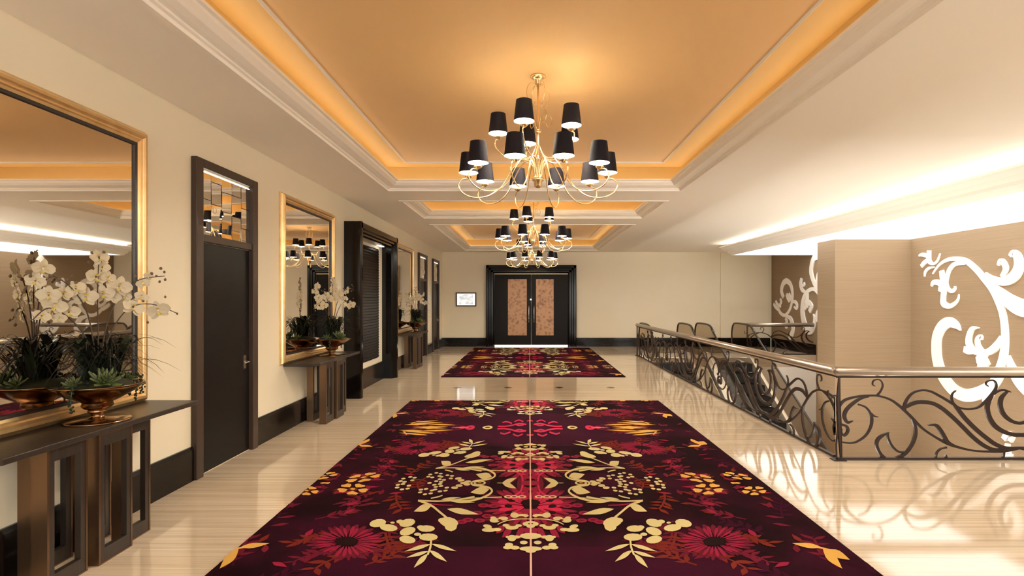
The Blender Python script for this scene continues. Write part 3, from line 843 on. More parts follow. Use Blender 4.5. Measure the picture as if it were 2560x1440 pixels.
# ---------------------------------------------------------------- wrought-iron railing; strokes as (a, b, width) traced on the panel, 1200 units to a metre
STROKES = [
 [(225, 790, 20), (228, 700, 34), (262, 620, 34), (330, 565, 30), (470, 530, 26), (600, 520, 24), (720, 525, 24), (860, 570, 26), (960, 640, 32), (1040, 710, 34), (1120, 790, 34), (1250, 920, 27), (1400, 1020, 26), (1520, 1085, 36), (1640, 1130, 32), (1850, 1180, 22), (2100, 1192, 28), (2250, 1178, 40), (2405, 1150, 30)],
 [(600, 530, 18), (500, 555, 30), (400, 620, 40), (330, 690, 44), (305, 760, 44), (322, 820, 38), (352, 842, 32), (408, 822, 8)],
 [(470, 625, 20), (560, 660, 22), (620, 740, 30), (635, 810, 34), (620, 900, 30), (560, 1000, 26), (460, 1070, 22), (370, 1090, 20), (262, 1075, 16)],
 [(622, 735, 30), (660, 765, 22), (712, 776, 4)],
 [(690, 525, 26), (735, 475, 18), (765, 405, 16), (745, 345, 15), (700, 325, 14), (652, 345, 13), (645, 390, 12), (672, 406, 8)],
 [(1022, 700, 44), (1035, 610, 34), (1090, 520, 26), (1160, 472, 24), (1250, 455, 24), (1340, 470, 26), (1440, 520, 28), (1560, 590, 30), (1650, 650, 30)],
 [(1040, 655, 40), (1150, 605, 48), (1260, 598, 48), (1370, 615, 46), (1480, 675, 46), (1600, 775, 46), (1720, 890, 46), (1850, 1020, 46), (1980, 1120, 46), (2100, 1170, 44), (2250, 1172, 40)],
 [(1598, 600, 30), (1680, 700, 46), (1760, 800, 48), (1880, 920, 48), (2000, 1020, 48), (2120, 1105, 48), (2250, 1152, 44), (2405, 1148, 34)],
 [(1644, 460, 8), (1605, 495, 14), (1592, 560, 24), (1620, 640, 34)],
 [(1640, 650, 28), (1720, 675, 24), (1820, 680, 24), (1920, 655, 25), (2000, 590, 27), (2080, 505, 34), (2125, 430, 24), (2125, 370, 17), (2090, 335, 15), (2030, 345, 13), (2003, 380, 11), (2032, 408, 7)],
 [(2090, 500, 30), (2160, 460, 26), (2230, 455, 24), (2302, 478, 5)],
 [(2262, 470, 20), (2190, 550, 44), (2180, 660, 50), (2230, 760, 46), (2320, 830, 40), (2405, 852, 36)],
 [(2080, 520, 26), (2035, 600, 44), (2020, 680, 52), (2045, 780, 52), (2110, 880, 52), (2210, 950, 50), (2330, 988, 48), (2405, 990, 46)],
 [(1120, 800, 26), (1155, 900, 36), (1155, 1000, 38), (1120, 1100, 36), (1060, 1190, 36), (1000, 1240, 38), (930, 1285, 50)],
 [(1060, 1195, 26), (960, 1195, 24), (880, 1130, 26), (832, 1040, 26), (826, 960, 10)],
 [(840, 962, 8), (760, 1000, 30), (705, 1050, 36), (692, 1120, 36), (730, 1210, 34), (790, 1288, 46)],
 [(1306, 876, 6), (1390, 870, 34), (1440, 910, 42), (1490, 990, 46), (1540, 1080, 50), (1620, 1125, 36)],
 [(1530, 1140, 22), (1460, 1160, 14), (1412, 1210, 14), (1405, 1290, 16)],
 [(1520, 1228, 12), (1530, 1288, 20)],
 [(110, 455, 8), (112, 530, 10), (150, 548, 10), (192, 515, 12), (228, 560, 14), (246, 650, 18)],
 [(250, 860, 26), (330, 890, 30), (345, 950, 28), (300, 1000, 24), (265, 960, 22), (270, 915, 16)],
 [(2215, 1190, 30), (2210, 1290, 14)],
]
A0, A1 = 240.0, 2404.0
HP = (A1 - A0) / 1200.0                                 # length of one half panel in metres
def panel(parent, place, lo=0, flip=False):
    """half panel: place(s, z, d), s in metres from its start; the corner twigs (lo) only at a post"""
    pn = bpy.data.objects.new('scroll_panel', None)
    COL.objects.link(pn); pn.parent = parent
    for i, st in enumerate(STROKES):
        if not lo and i in (19,): continue
        pts = [(((a - A0) if not flip else (A1 - a)) / 1200.0, max((1292 - b) / 1200.0, 0.012), max(wd, 9) / 1200.0) for a, b, wd in st]
        m = MB()
        ribbon(m, pts, place, 0.012 + 0.0003 * i, 4, 0.006, -0.0003 * i)
        m.build('iron_scroll', M['iron'], pn)
    return pn
def post(mb, x, y):
    mb.box(x - 0.016, x + 0.016, y - 0.016, y + 0.016, 0.0, 0.85).box(x - 0.05, x + 0.05, y - 0.05, y + 0.05, 0, 0.012)
HZ = 0.885
def handrail(pts, parent):
    m = MB()
    m.tube(pts, 0.047, 14)
    m.build('handrail', M['rail'], parent, smooth=True)
    u = MB()
    for a, b in zip(pts[:-1], pts[1:]):
        u.tube([(a[0], a[1], 0.832), (b[0], b[1], 0.832)], 0.012, 6)
    u.build('under_rail', M['iron'], parent)

rl = thing('iron_railing', 'long wrought-iron scroll railing beside the carpets guarding the escalators', 'railing', (VX, 10.8, 0), 'wrought-iron railings round the escalator opening')
handrail([(VX, VY0 + 0.075, HZ), (VX, 16.1, HZ)], rl)
b = MB(); b.box(VX - 0.018, VX + 0.018, VY0 + 0.075, 16.1, 0.006, 0.028)
b.build('bottom_rail', M['iron'], rl)
ln = (16.1 - VY0) / 6
for k in range(6):
    y0 = VY0 + k * ln
    fl = k % 2 == 1
    panel(rl, (lambda s, z, d, y0=y0: (VX - 0.011 + d, max(y0 + s * ln / HP, VY0 + 0.075), z)), 0, fl)
pm = MB(); post(pm, VX, 16.08)
pm.build('post', M['iron'], rl)

rr = thing('iron_railing', 'wrought-iron scroll railing turning across in front of the taupe wall', 'railing', (5.7, VY0, 0), 'wrought-iron railings round the escalator opening')
handrail([(VX - 0.03, VY0, HZ), (XR - 0.005, VY0, HZ)], rr)
b = MB(); b.box(VX - 0.02, XR - 0.005, VY0 - 0.018, VY0 + 0.018, 0.006, 0.028)
b.build('bottom_rail', M['iron'], rr)
for k in range(3):
    x0 = VX + k * HP
    if x0 + HP > XR + 0.2: continue
    panel(rr, (lambda s, z, d, x0=x0: (min(x0 + s, XR - 0.01), VY0 + 0.011 - d, z)), k == 0, k % 2 == 1)
pm = MB()
pm.tube([(VX, VY0, 0.84), (VX - 0.01, VY0, 0.60), (VX, VY0, 0.35), (VX + 0.02, VY0, 0.0)], [0.010, 0.022, 0.024, 0.012], 8)
pm.tube([(VX - 0.01, VY0, 0.36), (VX - 0.03, VY0, 0.15), (VX - 0.025, VY0, 0.0)], 0.010, 6)
pm.box(VX - 0.07, VX + 0.05, VY0 - 0.05, VY0 + 0.05, 0.0, 0.010)
pm.build('post', M['iron'], rr)

r3 = thing('iron_railing', 'short wrought-iron railing at the head of the escalators by the taupe wall', 'railing', (7.3, VY1, 0), 'wrought-iron railings round the escalator opening')
handrail([(6.35, VY1 + 0.06, HZ), (XR - 0.005, VY1 + 0.06, HZ)], r3)
b = MB(); b.box(6.35, XR - 0.005, VY1 + 0.045, VY1 + 0.075, 0.006, 0.028)
b.build('bottom_rail', M['iron'], r3)
panel(r3, (lambda s, z, d: (6.40 + s * 1.05, VY1 + 0.071 - d, z)), 1, False)
pm = MB(); post(pm, 6.37, VY1 + 0.06)
pm.build('post', M['iron'], r3)

# ---------------------------------------------------------------- escalators, descending towards the eye
TAN = math.tan(math.radians(30))
def escalator(label, xa, xb):
    t = thing('escalator', label, 'escalator', ((xa + xb) / 2, 15.4, 0), 'escalators in the floor opening')
    ytop, yland = 15.55, 16.75
    zl = ZLOW
    run = -zl / TAN
    def zs(y):                                         # height of the step line
        if y >= ytop: return 0.0
        return max((y - ytop) * TAN, zl)
    yb = ytop - run
    # steps, one part each
    n = int(run / 0.40)
    for k in range(n):
        y1 = ytop - k * 0.40
        z = -(k + 1) * 0.40 * TAN + 0.10
        MB().box(xa + 0.10, xb - 0.10, y1 - 0.40, y1, z - 0.22, z).build('step', M['esc_black'], t)
    box('comb_plate', xa + 0.10, xb - 0.10, ytop, yland, 0.001, 0.008, M['esc_metal'], t)
    # truss casing
    MB().extrude([(ytop + 0.6, -0.36), (ytop, -0.36), (yb, zl - 0.1), (yb - 1.0, zl - 0.1), (yb - 1.0, zl - 0.02), (yb, zl - 0.02), (ytop, -0.30), (ytop + 0.6, -0.30)], 'x', xa + 0.02, xb - 0.02).build('casing', M['esc_metal'], t)
    for x, sg in ((xa, 1), (xb, -1)):
        # skirt: band from below the steps to 0.16 above, with a deck on top
        sk = [(yland, -0.05), (ytop, -0.15), (yb, zl - 0.12), (yb, zl + 0.16), (ytop - 0.25, 0.02), (ytop, 0.13), (yland, 0.13)]
        MB().extrude(sk, 'x', x + sg * 0.02, x + sg * 0.10).build('skirt', M['esc_metal'], t)
        # glass balustrade with a rounded newel
        h = 0.905
        top = [(yb, zl + h), (ytop - 0.75, -0.75 * TAN + h + 0.03), (ytop - 0.42, h - 0.17), (ytop - 0.12, h - 0.035), (ytop + 0.25, h + 0.0), (yland - 0.25, h), (yland - 0.05, h - 0.05), (yland + 0.05, h - 0.18), (yland + 0.09, h - 0.40), (yland + 0.07, 0.16)]
        bot = [(yland - 0.02, 0.14), (ytop, 0.14), (ytop - 0.3, 0.0), (yb, zl + 0.17)]
        MB().extrude(top + bot, 'x', x + sg * 0.045, x + sg * 0.057).build('glass_panel', M['glass'], t)
        MB().tube(spline([(x + sg * 0.051, y, z + 0.015) for y, z in top], 4), 0.026, 8).build('moving_handrail', M['rubber'], t, smooth=True)
    return t
escalator('escalator flight next to the long iron railing, furthest from the taupe wall', 3.25, 4.50)
escalator('escalator flight nearer the taupe wall', 4.93, 6.14)

# ---------------------------------------------------------------- white scroll ornament on the taupe wall
def wall_pt(u, v):                                      # pixel on the wall x = XR -> (depth, height)
    d = XR * F / (u - CX)
    return d, EYE + (CY - v) / F * d
def ornament(label, strokes, conv, wconv, mirror_y=None):
    raw = []
    for st in strokes:
        q = []
        for a, b, wd in st:
            y, z = conv(a, b)
            if mirror_y is not None: y = 2 * mirror_y - y
            q.append((y, z, wconv(wd)))
        raw.append(q)
    yc = sum(p[0] for q in raw for p in q) / sum(len(q) for q in raw)
    zc = min(p[1] for q in raw for p in q)
    t = thing('wall_ornament', label, 'wall ornament', (XR, yc, zc), 'white scrolls on the taupe wall')
    for i, q in enumerate(raw):
        m = MB()
        ribbon(m, q, lambda a, b, d: (XR - 0.001 - d, a, b), 0.022 + 0.0012 * i, 5, 0.012)
        m.build('white_scroll', M['white'], t)
NEAR = [
 [(240, 472, 12), (300, 390, 22), (380, 340, 32), (470, 330, 40), (560, 352, 46), (650, 425, 52), (720, 505, 56), (800, 605, 60), (860, 720, 62), (905, 850, 62), (925, 1000, 64), (925, 1150, 68), (905, 1290, 76), (860, 1420, 80), (800, 1560, 84), (740, 1700, 70)],
 [(545, 372, 30), (455, 378, 38), (402, 430, 42), (378, 500, 42), (370, 560, 40), (392, 618, 34), (425, 636, 36), (450, 615, 28), (452, 588, 14)],
 [(325, 440, 50), (335, 500, 62), (350, 600, 62), (342, 690, 56), (345, 752, 62), (400, 778, 44), (452, 752, 32), (482, 712, 20), (490, 664, 6)],
 [(232, 590, 20), (245, 556, 40), (290, 552, 50), (330, 580, 50)], [(310, 640, 34), (322, 590, 50), (350, 560, 50)],
 [(208, 250, 44), (205, 300, 50), (210, 350, 46), (245, 378, 26), (285, 350, 18), (312, 280, 8)],
 [(112, 300, 16), (145, 290, 36), (190, 300, 40)], [(135, 402, 34), (160, 370, 40), (200, 340, 40)],
 [(255, 408, 14), (205, 420, 24), (172, 455, 22), (166, 498, 6)],
 [(508, 1010, 6), (470, 960, 62), (400, 930, 92), (330, 975, 104), (285, 1070, 108), (278, 1190, 112), (292, 1310, 114), (340, 1440, 116), (430, 1560, 112), (540, 1620, 108), (660, 1610, 104), (780, 1550, 92), (870, 1470, 60), (925, 1380, 20)],
 [(748, 460, 8), (800, 512, 44), (880, 542, 62), (960, 532, 76), (1030, 478, 84), (1062, 400, 78), (1052, 312, 66), (1010, 272, 46), (980, 305, 30)],
 [(900, 500, 30), (938, 430, 42), (922, 372, 42), (890, 350, 38), (868, 392, 22)],
 [(800, 570, 40), (880, 650, 82), (980, 735, 112), (1100, 795, 130), (1260, 800, 120), (1400, 760, 90), (1500, 690, 40)],
 [(892, 1060, 12), (855, 1150, 58), (785, 1208, 54), (722, 1212, 48), (676, 1150, 44), (672, 1092, 40), (702, 1066, 34), (708, 1100, 14)],
 [(684, 985, 6), (625, 990, 36), (592, 1060, 50), (592, 1140, 60), (640, 1200, 56), (730, 1228, 44)], [(545, 1185, 50), (590, 1200, 62), (640, 1205, 40)],
 [(760, 1225, 30), (700, 1280, 80), (665, 1290, 50)], [(770, 1290, 70), (720, 1330, 80), (690, 1400, 40)], [(740, 1280, 70), (735, 1380, 60)],
 [(968, 1245, 14), (990, 1340, 58), (1060, 1480, 82), (1180, 1600, 90), (1330, 1660, 80)],
 [(925, 2040, 40), (960, 1990, 46), (1000, 2010, 40), (985, 2060, 30)], [(960, 2080, 30), (960, 2180, 50), (1000, 2210, 44)],
]
cn = lambda a, b: wall_pt(2270 + a / 3.79, 560 + b / 3.79)
wn = lambda wd: wd / 3.79 / F * 10.8 * 1.12
ornament('large white scroll ornament on the taupe wall beside the plain pier', NEAR, cn, wn)
ornament('large white scroll ornament on the taupe wall, out past the railing turn', NEAR, cn, wn, 8.55)
FAR = [
 [(862, 690, 40), (838, 610, 50), (858, 525, 56), (900, 492, 56), (945, 530, 48), (967, 620, 40), (966, 720, 34), (940, 830, 32), (885, 902, 32), (830, 880, 34), (795, 815, 36)],
 [(795, 830, 40), (760, 790, 40), (745, 765, 26)], [(770, 730, 24), (790, 770, 30), (830, 800, 26)], [(825, 705, 26), (835, 745, 30), (820, 775, 26)],
 [(900, 650, 34), (915, 690, 44), (935, 735, 34)], [(930, 640, 24), (948, 700, 30), (925, 740, 24)],
 [(960, 745, 30), (1000, 740, 32), (1025, 775, 34), (1022, 825, 26), (992, 800, 18)],
 [(860, 905, 28), (905, 915, 30), (950, 945, 46), (975, 1020, 54), (978, 1080, 50), (960, 1140, 60), (935, 1185, 40)],
 [(890, 940, 30), (905, 980, 30), (890, 1020, 40), (905, 1060, 24)],
 [(1290, 190, 60), (1235, 215, 60), (1205, 300, 56), (1198, 390, 52), (1225, 490, 46), (1265, 575, 44), (1295, 650, 30)],
 [(1288, 400, 40), (1272, 480, 44), (1280, 580, 40)],
 [(1290, 640, 36), (1240, 592, 34), (1180, 600, 36), (1125, 660, 44), (1098, 760, 56), (1095, 880, 66), (1112, 980, 70), (1150, 1070, 80), (1200, 1090, 60), (1235, 1010, 44), (1240, 940, 34), (1225, 890, 10)],
 [(1082, 460, 30), (1072, 530, 40), (1092, 600, 36), (1130, 625, 20)], [(1092, 545, 30), (1115, 540, 24), (1112, 510, 18)],
 [(1158, 620, 24), (1150, 700, 40), (1145, 780, 44), (1125, 830, 30)], [(1165, 740, 40), (1205, 790, 40), (1180, 860, 44)], [(1130, 730, 34), (1170, 800, 40)],
 [(1292, 850, 40), (1272, 900, 44), (1282, 980, 40)],
]
cf = lambda a, b: wall_pt(1780 + a / 4.8, 600 + b / 4.8)
wf_ = lambda wd: wd / 4.8 / F * 17.6 * 1.25
ornament('white looping scroll ornament in the taupe bay behind the pier', FAR, cf, wf_)
# ---------------------------------------------------------------- carpets: woven flat pattern, mirrored about the seam and every 2.11 m along the hall
SEAM, V0, HALF = 0.010, 4.848, 2.11
CARP = ['base', 'purple', 'dark', 'crimson', 'pink', 'cream', 'gold', 'vine', 'edge', 'rust']
CM = [mat('carpet_ground', (24, 5, 11), 0.95, spec=0.04, noise=((1.6, 1.6, 1), (46, 10, 26), 0.42, 0.62)),
      mat('carpet_plum', (44, 8, 26), 0.95, spec=0.04, noise=((2.0, 2.0, 1), (54, 11, 32), 0.35, 0.65)),
      mat('carpet_dark', (26, 10, 10), 0.92, spec=0.05), mat('carpet_crimson', (134, 28, 56), 0.92, spec=0.05),
      mat('carpet_pink', (186, 42, 78), 0.92, spec=0.05), mat('carpet_cream', (206, 194, 140), 0.92, spec=0.05),
      mat('carpet_gold', (208, 162, 80), 0.92, spec=0.05), mat('carpet_vine', (94, 20, 38), 0.92, spec=0.05),
      mat('carpet_seam', (214, 176, 156), 0.9), mat('carpet_rust', (104, 34, 24), 0.92, spec=0.05)]
SID = [0]
MOT = []                                               # (layer, colour, [(u, v), ...])
def cr8(a, b):                                         # trace of the near half of the pattern -> distance from seam, distance from symmetry row
    x, y = ground(520 + a / 3.122, 980 + b / 3.122)
    return (SEAM - x, V0 - y)
def crC(a, b):                                         # second trace, around the seam
    x, y = ground(1100 + a / 5.565, 1240 + b / 5.565)
    return (SEAM - x, V0 - y)
def crT(a, b):                                         # third trace, upper rows
    x, y = ground(960 + a / 6.919, 1000 + b / 6.919)
    return (SEAM - x, abs(V0 - y))
def poly(col, pts, conv, layer):
    SID[0] += 1
    MOT.append((layer, CARP.index(col), [conv(*p) for p in pts], SID[0]))
def ell(col, cx, cy, rx, ry, ang=0, conv=cr8, layer=4, n=12):
    ca, sa = math.cos(math.radians(ang)), math.sin(math.radians(ang))
    poly(col, [(cx + rx * math.cos(t) * ca - ry * math.sin(t) * sa, cy + rx * math.cos(t) * sa + ry * math.sin(t) * ca) for t in [2 * math.pi * k / n for k in range(n)]], conv, layer)
def lf(col, x0, y0, x1, y1, wd, conv=cr8, layer=4, fat=0.45):
    dx, dy = x1 - x0, y1 - y0
    L = math.hypot(dx, dy); nx, ny = -dy / L, dx / L
    up, dn = [], []
    for t, h in ((0.12, 0.45), (0.3, 0.9), (fat, 1.0), (0.62, 0.8), (0.82, 0.4)):
        up.append((x0 + dx * t + nx * wd / 2 * h, y0 + dy * t + ny * wd / 2 * h)); dn.append((x0 + dx * t - nx * wd / 2 * h, y0 + dy * t - ny * wd / 2 * h))
    poly(col, [(x0, y0)] + up + [(x1, y1)] + dn[::-1], conv, layer)
def strk(col, pts, wd, conv=cr8, layer=3, k=4):
    SID[0] += 1
    s = spline(pts, k)
    up, dn = [], []
    for i, (x, y) in enumerate(s):
        a, b = s[max(i - 1, 0)], s[min(i + 1, len(s) - 1)]
        dx, dy = b[0] - a[0], b[1] - a[1]; L = math.hypot(dx, dy) or 1
        up.append((x - dy / L * wd / 2, y + dx / L * wd / 2)); dn.append((x + dy / L * wd / 2, y - dx / L * wd / 2))
    for i in range(len(s) - 1):
        MOT.append((layer, CARP.index(col), [conv(*up[i]), conv(*up[i + 1]), conv(*dn[i + 1]), conv(*dn[i])], SID[0]))
# plum ground between the flower rows
MOT.append((1, CARP.index('purple'), [(-0.0, 1.24), (1.05, 1.24), (1.35, 1.62), (1.35, 2.11), (-0.0, 2.11)], 0))
MOT.append((1, CARP.index('purple'), [(0.35, 0.0), (1.0, 0.0), (0.9, 0.22), (0.6, 0.30), (0.35, 0.25)], 0))
# large crimson daisy
def daisy(cx, cy, rx, ry, n, col, conv=cr8, r0=0.30, layer=2, wd=0.9, seed=1):
    rnd = random.Random(seed)
    for k in range(n):
        a = 2 * math.pi * k / n + rnd.uniform(-0.05, 0.05)
        R = rnd.uniform(0.82, 1.0)
        def pol(r, da): return (cx + rx * r * math.cos(a + da), cy + ry * r * math.sin(a + da))
        q = math.pi / n * wd
        poly(col, [pol(r0, -q * 0.5), pol(R * 0.75, -q), pol(R * 0.93, -q * 0.6), pol(R, 0), pol(R * 0.93, q * 0.6), pol(R * 0.75, q), pol(r0, q * 0.5)], conv, layer)
daisy(1070, 1185, 320, 150, 30, 'vine', wd=0.95, seed=3)
daisy(1090, 1185, 290, 128, 26, 'crimson', wd=0.62, seed=1, layer=3)
ell('dark', 1080, 1185, 95, 36, layer=4)
# crimson field of petals around the seam
for ring_, (rx, ry, n, c) in enumerate(((430, 200, 22, 'vine'), (360, 170, 26, 'crimson'), (250, 118, 18, 'pink'))):
    daisy(2500, 905, rx, ry, n, c, r0=0.2, layer=2 + (ring_ > 0), wd=0.72, seed=5 + ring_)
for a, b in ((2100, 960), (2180, 985), (2030, 1015), (2120, 1020), (1980, 1030), (2230, 905), (2150, 900)):
    ell('crimson', a, b, 44, 17, layer=3); ell('vine', a, b, 20, 7, layer=4)
# dark eyes on the seam
for a, b, rx, ry in ((1262, 120, 140, 50), (990, 90, 60, 22), (950, 165, 55, 22), (960, 260, 55, 25)):
    ell('dark', a, b, rx, ry, conv=crC, layer=4)
for a, b, rx, ry, c in ((1090, 188, 80, 26, 'pink'), (1230, 240, 120, 32, 'crimson'), (880, 110, 80, 28, 'pink'), (900, 215, 80, 28, 'pink'), (1060, 70, 60, 20, 'pink')):
    ell(c, a, b, rx, ry, conv=crC, layer=5)
# red star below, cream clusters at the seam
for a, b, c_, d in ((1180, 480, 1060, 560), (1000, 470, 860, 615), (900, 440, 780, 555), (1140, 560, 1040, 620), (1240, 470, 1180, 560)):
    lf('crimson', a, b, c_, d, 90, conv=crC, layer=4)
for a, b, rx, ry, an in ((1262, 420, 115, 38, 0), (1262, 455, 60, 22, 0), (1000, 470, 95, 32, 0), (920, 440, 50, 22, 0), (1090, 445, 50, 20, 0), (680, 505, 100, 30, 0), (660, 455, 62, 26, 10), (790, 500, 65, 24, 0),
                         (760, 370, 70, 34, 0), (880, 345, 70, 28, 0), (740, 335, 40, 20, 0), (1040, 300, 62, 34, 0), (1150, 305, 85, 24, 0), (1030, 280, 45, 22, 0), (1262, 590, 155, 44, 0), (1000, 620, 62, 46, 0), (1060, 605, 60, 22, 0), (940, 605, 30, 16, 0),
                         (1165, 682, 55, 26, 0), (960, 715, 58, 30, 0), (940, 752, 62, 28, 0), (1040, 755, 68, 28, 0), (1262, 770, 160, 34, 0), (1262, 800, 75, 28, 0)):
    ell('cream', a, b, rx, ry, an, conv=crC, layer=6)
for a, b, rx, ry in ((1010, 436, 48, 16), (1262, 418, 40, 10), (1130, 330, 50, 20), (830, 368, 30, 12)):
    ell('rust', a, b, rx, ry, conv=crC, layer=7)
strk('cream', [(800, 430), (900, 385), (1060, 355), (1262, 352)], 12, conv=crC, layer=7)
for a, b in ((950, 40), (1140, 40), (1030, 40)):
    ell('cream', a, b, 60, 22, conv=crC, layer=6); ell('crimson', a, b, 30, 9, conv=crC, layer=7)
strk('cream', [(0, 98), (160, 95), (400, 62), (640, 50), (860, 42)], 12, conv=crC, layer=5)
# centre of the seam: red ladder and scroll
for k in range(6):
    ell('crimson', 2500, 612 + k * 40, 60 - 6 * abs(k - 2.5), 12, layer=5)
strk('pink', [(2380, 610), (2440, 640), (2456, 690), (2455, 740), (2440, 790), (2385, 830)], 16, layer=4)
lf('cream', 2290, 712, 2412, 674, 38, layer=6); lf('cream', 2290, 716, 2405, 768, 40, layer=6)
for pts in ([(2236, 705), (2260, 722), (2330, 720)], [(2170, 690), (2225, 700), (2300, 696)]):
    strk('cream', pts, 9, layer=5)
strk('cream', [(2000, 600), (2130, 606), (2215, 628), (2238, 658), (2205, 688), (2110, 698), (2058, 718), (2066, 738), (2130, 748), (2195, 762), (2216, 792), (2170, 828), (2080, 858), (1960, 868)], 15, layer=5)
ell('cream', 2120, 722, 50, 20, layer=5); ell('dark', 2120, 722, 36, 12, layer=6); ell('gold', 2120, 722, 18, 7, layer=7)
lf('cream', 2195, 640, 2095, 682, 52, layer=6); lf('cream', 2195, 775, 2048, 800, 60, layer=6)
lf('cream', 2150, 632, 2088, 655, 26, layer=6)
for a, b in ((1965, 672), (1935, 700), (2005, 688), (1990, 722), (1960, 745), (1925, 762), (2020, 735)):
    ell('cream', a, b, 27, 11, layer=5)
# leafy cream branches
strk('cream', [(1640, 862), (1740, 900), (1810, 955), (1868, 1003)], 16, layer=5)
strk('cream', [(1640, 862), (1790, 868), (1930, 858), (2080, 832)], 11, layer=5)
strk('crimson', [(1660, 870), (1790, 895), (1910, 900)], 9, layer=4)
lf('cream', 1745, 900, 1606, 950, 56, layer=6); lf('cream', 1865, 930, 2115, 972, 46, layer=6); lf('cream', 1880, 866, 2085, 878, 24, layer=6); lf('cream', 1820, 856, 1975, 838, 20, layer=6)
ell('cream', 1880, 1035, 74, 40, 10, layer=6); ell('cream', 1895, 1070, 48, 34, 0, layer=6); lf('cream', 1890, 1050, 1900, 1108, 40, layer=6); ell('cream', 1830, 1020, 34, 20, 0, layer=6)
strk('cream', [(1740, 845), (1790, 835), (1830, 822)], 9, layer=5); strk('cream', [(1758, 605), (1830, 604), (1880, 612), (1908, 628)], 10, layer=5)
# round cream petals and fern
for a, b, rx, ry, an in ((1325, 1042, 66, 31, -10), (1555, 1040, 64, 31, -12), (1410, 1078, 70, 28, 5), (1440, 1038, 18, 8, 0), (1705, 1085, 66, 26, 0), (1558, 1106, 64, 31, -15), (1720, 1152, 74, 29, 0), (1556, 1172, 64, 30, 8), (1636, 1130, 28, 13, 0), (1500, 1030, 30, 16, 0), (1660, 1075, 30, 16, 0)):
    ell('cream', a, b, rx, ry, an, layer=6)
strk('cream', [(1742, 1160), (1736, 1230), (1714, 1292)], 15, layer=6)
for a in ((1738, 1208, 1534, 1266, 30), (1745, 1206, 1940, 1264, 30), (1720, 1264, 1548, 1314, 28), (1728, 1256, 1864, 1346, 38), (1716, 1284, 1606, 1394, 40)):
    lf('cream', *a, layer=6)
# berry clusters
for cx_, cy_ in ((1572, 682), (1522, 752), (1702, 790), (1785, 650), (1775, 716), (1818, 768)):
    for ox, oy in ((-46, 8), (0, -18), (46, -6), (36, 16), (-8, 22), (-40, -12)):
        ell('cream', cx_ + ox, cy_ + oy * 1.05, 19, 7.5, -8, layer=5, n=8)
# gold five-petal flowers
for cx_, cy_, s in ((915, 690, 0.92), (1250, 655, 0.95), (1130, 772, 1.0), (770, 785, 0.8)):
    for k in range(5):
        a = 2 * math.pi * k / 5 + 0.35
        poly('gold', [(cx_ + 122 * s * r * math.cos(a + q), cy_ + 46 * s * r * math.sin(a + q)) for r, q in ((0.34, 0), (0.62, -0.44), (0.86, -0.46), (1.0, -0.24), (0.93, 0), (1.0, 0.24), (0.86, 0.46), (0.62, 0.44))], cr8, 5)
    ell('rust', cx_, cy_, 38 * s, 14 * s, layer=4); ell('gold', cx_, cy_, 20 * s, 7 * s, layer=7)
# gold sprig at the edge
strk('gold', [(120, 1270), (260, 1235), (420, 1215)], 12, layer=5)
lf('gold', 250, 1232, 480, 1200, 40, layer=5); lf('gold', 240, 1240, 90, 1400, 70, layer=5); lf('gold', 200, 1250, 30, 1330, 60, layer=5)
# upper rows: pink lace, tassel, gold grass
for a, b, c, d, e, f in ((2250, 375, 2330, 352, 2420, 372), (2300, 405, 2380, 436, 2480, 402), (2040, 405, 2110, 392, 2200, 408), (1970, 460, 2100, 458, 2270, 436), (1960, 520, 2090, 518, 2240, 545), (2230, 545, 2340, 572, 2460, 552), (2230, 610, 2310, 645, 2400, 610), (2010, 590, 2080, 610, 2190, 575), (2250, 560, 2340, 535, 2450, 560), (2470, 375, 2500, 385, 2530, 370), (2470, 620, 2500, 632, 2530, 620)):
    strk('pink', [(a, b), (c, d), (e, f)], 26, conv=crT, layer=4, k=3)
for a, b, rx, ry in ((1480, 495, 90, 42), (1350, 492, 60, 30)):
    ell('pink', a, b, rx, ry, conv=crT, layer=4)
ell('vine', 1485, 492, 30, 16, conv=crT, layer=5)
strk('cream', [(1160, 490), (1300, 492), (1500, 490), (1690, 488)], 16, conv=crT, layer=5)
ell('cream', 1790, 490, 92, 40, conv=crT, layer=5); ell('rust', 1790, 490, 55, 20, conv=crT, layer=6)
for a in ((1180, 492, 870, 455, 22), (1190, 540, 560, 565, 26), (1100, 510, 480, 505, 24), (900, 600, 300, 560, 26), (760, 632, 250, 590, 26), (830, 520, 640, 485, 40), (800, 520, 900, 480, 34), (700, 560, 250, 545, 30), (330, 560, 400, 630, 30)):
    lf('gold', *a, conv=crT, layer=5)
# dusky vines and leaves down the sides
_r = random.Random(8)
def side_vines():
    for k in range(26):
        u, v = _r.uniform(0.75, 1.85), _r.uniform(0.05, 2.05)
        a = _r.uniform(0, 6.28); L = _r.uniform(0.25, 0.5); bend = _r.uniform(-1.6, 1.6)
        pts = []
        x, y = u, v
        for i in range(6):
            pts.append((x, y)); a += bend / 6; x += math.cos(a) * L / 5; y += math.sin(a) * L / 5
        c = _r.choice(['vine', 'vine', 'rust', 'purple'])
        strk(c, pts, 0.018, conv=lambda p, q: (p, q), layer=2, k=3)
        for i in range(1, 6):
            for s in (-1, 1):
                b = a + s * _r.uniform(0.6, 1.3) - bend * (1 - i / 6)
                Lf = _r.uniform(0.06, 0.13)
                lf(c, pts[i][0], pts[i][1], pts[i][0] + math.cos(b) * Lf, pts[i][1] + math.sin(b) * Lf, Lf * _r.uniform(0.28, 0.42), conv=lambda p, q: (p, q), layer=2)
side_vines()
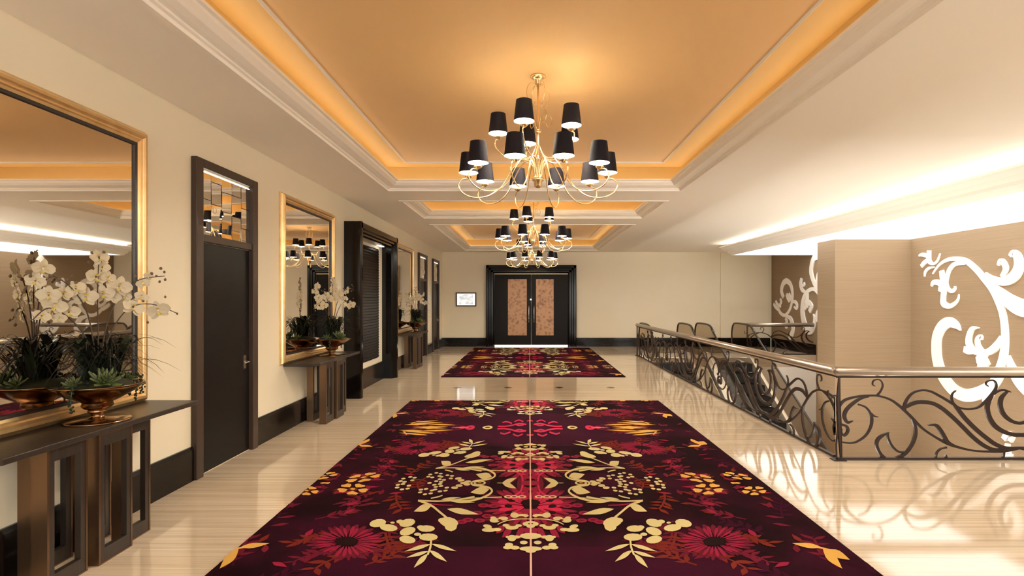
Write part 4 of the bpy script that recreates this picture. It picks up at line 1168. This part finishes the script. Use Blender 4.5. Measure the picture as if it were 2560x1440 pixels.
for k in range(46):
    u, v = _r.uniform(1.15, 1.88), _r.uniform(0.0, 2.11)
    if abs(u - 1.2) < 0.25 and abs(v - 1.2) < 0.3: continue
    a = _r.uniform(0, 6.28)
    lf(_r.choice(['vine', 'crimson', 'vine', 'rust']), u, v, u + math.cos(a) * 0.13, v + math.sin(a) * 0.13, 0.045, conv=lambda p, q: (p, q), layer=2)

def clip(pts, x0, x1, y0, y1):
    for ax, lim, sg in ((0, x0, 1), (0, x1, -1), (1, y0, 1), (1, y1, -1)):
        out = []
        n = len(pts)
        for i in range(n):
            p, q = pts[i], pts[(i + 1) % n]
            pin, qin = (p[ax] - lim) * sg >= 0, (q[ax] - lim) * sg >= 0
            if pin: out.append(p)
            if pin != qin:
                t = (lim - p[ax]) / (q[ax] - p[ax])
                out.append((p[0] + (q[0] - p[0]) * t, p[1] + (q[1] - p[1]) * t))
        pts = out
        if len(pts) < 3: return []
    return pts

RANK = {k: i + 1 for i, k in enumerate(sorted({(m_[0], m_[3]) for m_ in MOT}))}
def carpet(label, x0, x1, y0, y1):
    t = thing('carpet', label, 'carpet', ((x0 + x1) / 2, (y0 + y1) / 2, 0), 'floral carpets on the travertine')
    zt = 0.012
    MB().box(x0, x1, y0, y1, 0.0, zt).build('carpet_pile', CM[0], t)
    m = MB()
    k0, k1 = int(math.floor((y0 - V0) / (2 * HALF))) - 1, int(math.ceil((y1 - V0) / (2 * HALF))) + 1
    for k in range(k0, k1 + 1):
        c = V0 + k * 2 * HALF
        for sy in (-1, 1):
            lo, hi = (c, c + HALF) if sy > 0 else (c - HALF, c)
            lo, hi = max(lo, y0), min(hi, y1)
            if hi - lo < 0.01: continue
            for sx in (-1, 1):
                xa, xb = (max(x0, SEAM), x1) if sx > 0 else (x0, SEAM)
                for layer, ci, pts, sid in MOT:
                    q = [(SEAM + sx * u, c + sy * v) for u, v in pts]
                    ys_ = [p[1] for p in q]; xs_ = [p[0] for p in q]
                    if max(ys_) <= lo or min(ys_) >= hi or max(xs_) <= xa or min(xs_) >= xb: continue
                    q = clip(q, xa, xb, lo, hi)
                    if len(q) < 3: continue
                    ar = sum(q[i][0] * q[(i + 1) % len(q)][1] - q[(i + 1) % len(q)][0] * q[i][1] for i in range(len(q)))
                    if abs(ar) < 1e-6: continue
                    if ar < 0: q = q[::-1]
                    m.add([(p[0], p[1], zt + RANK[(layer, sid)] * 0.000008) for p in q], [tuple(range(len(q)))], ci)
    tag(m.build('woven_pattern', CM, t, smooth='sheet'), 'flowers, leaves and vines woven in cream, gold and crimson', kind='stuff')
    box('seam', SEAM - 0.006, SEAM + 0.006, y0, y1, zt, zt + (len(RANK) + 5) * 0.000008, CM[8], t)
    return t
carpet('plum carpet with cream and gold flowers, the near large piece', -1.87, 2.04, -1.2, 8.85)
carpet('plum flowered carpet lying before the double doors', -1.83, 2.0, 11.6, 18.67)
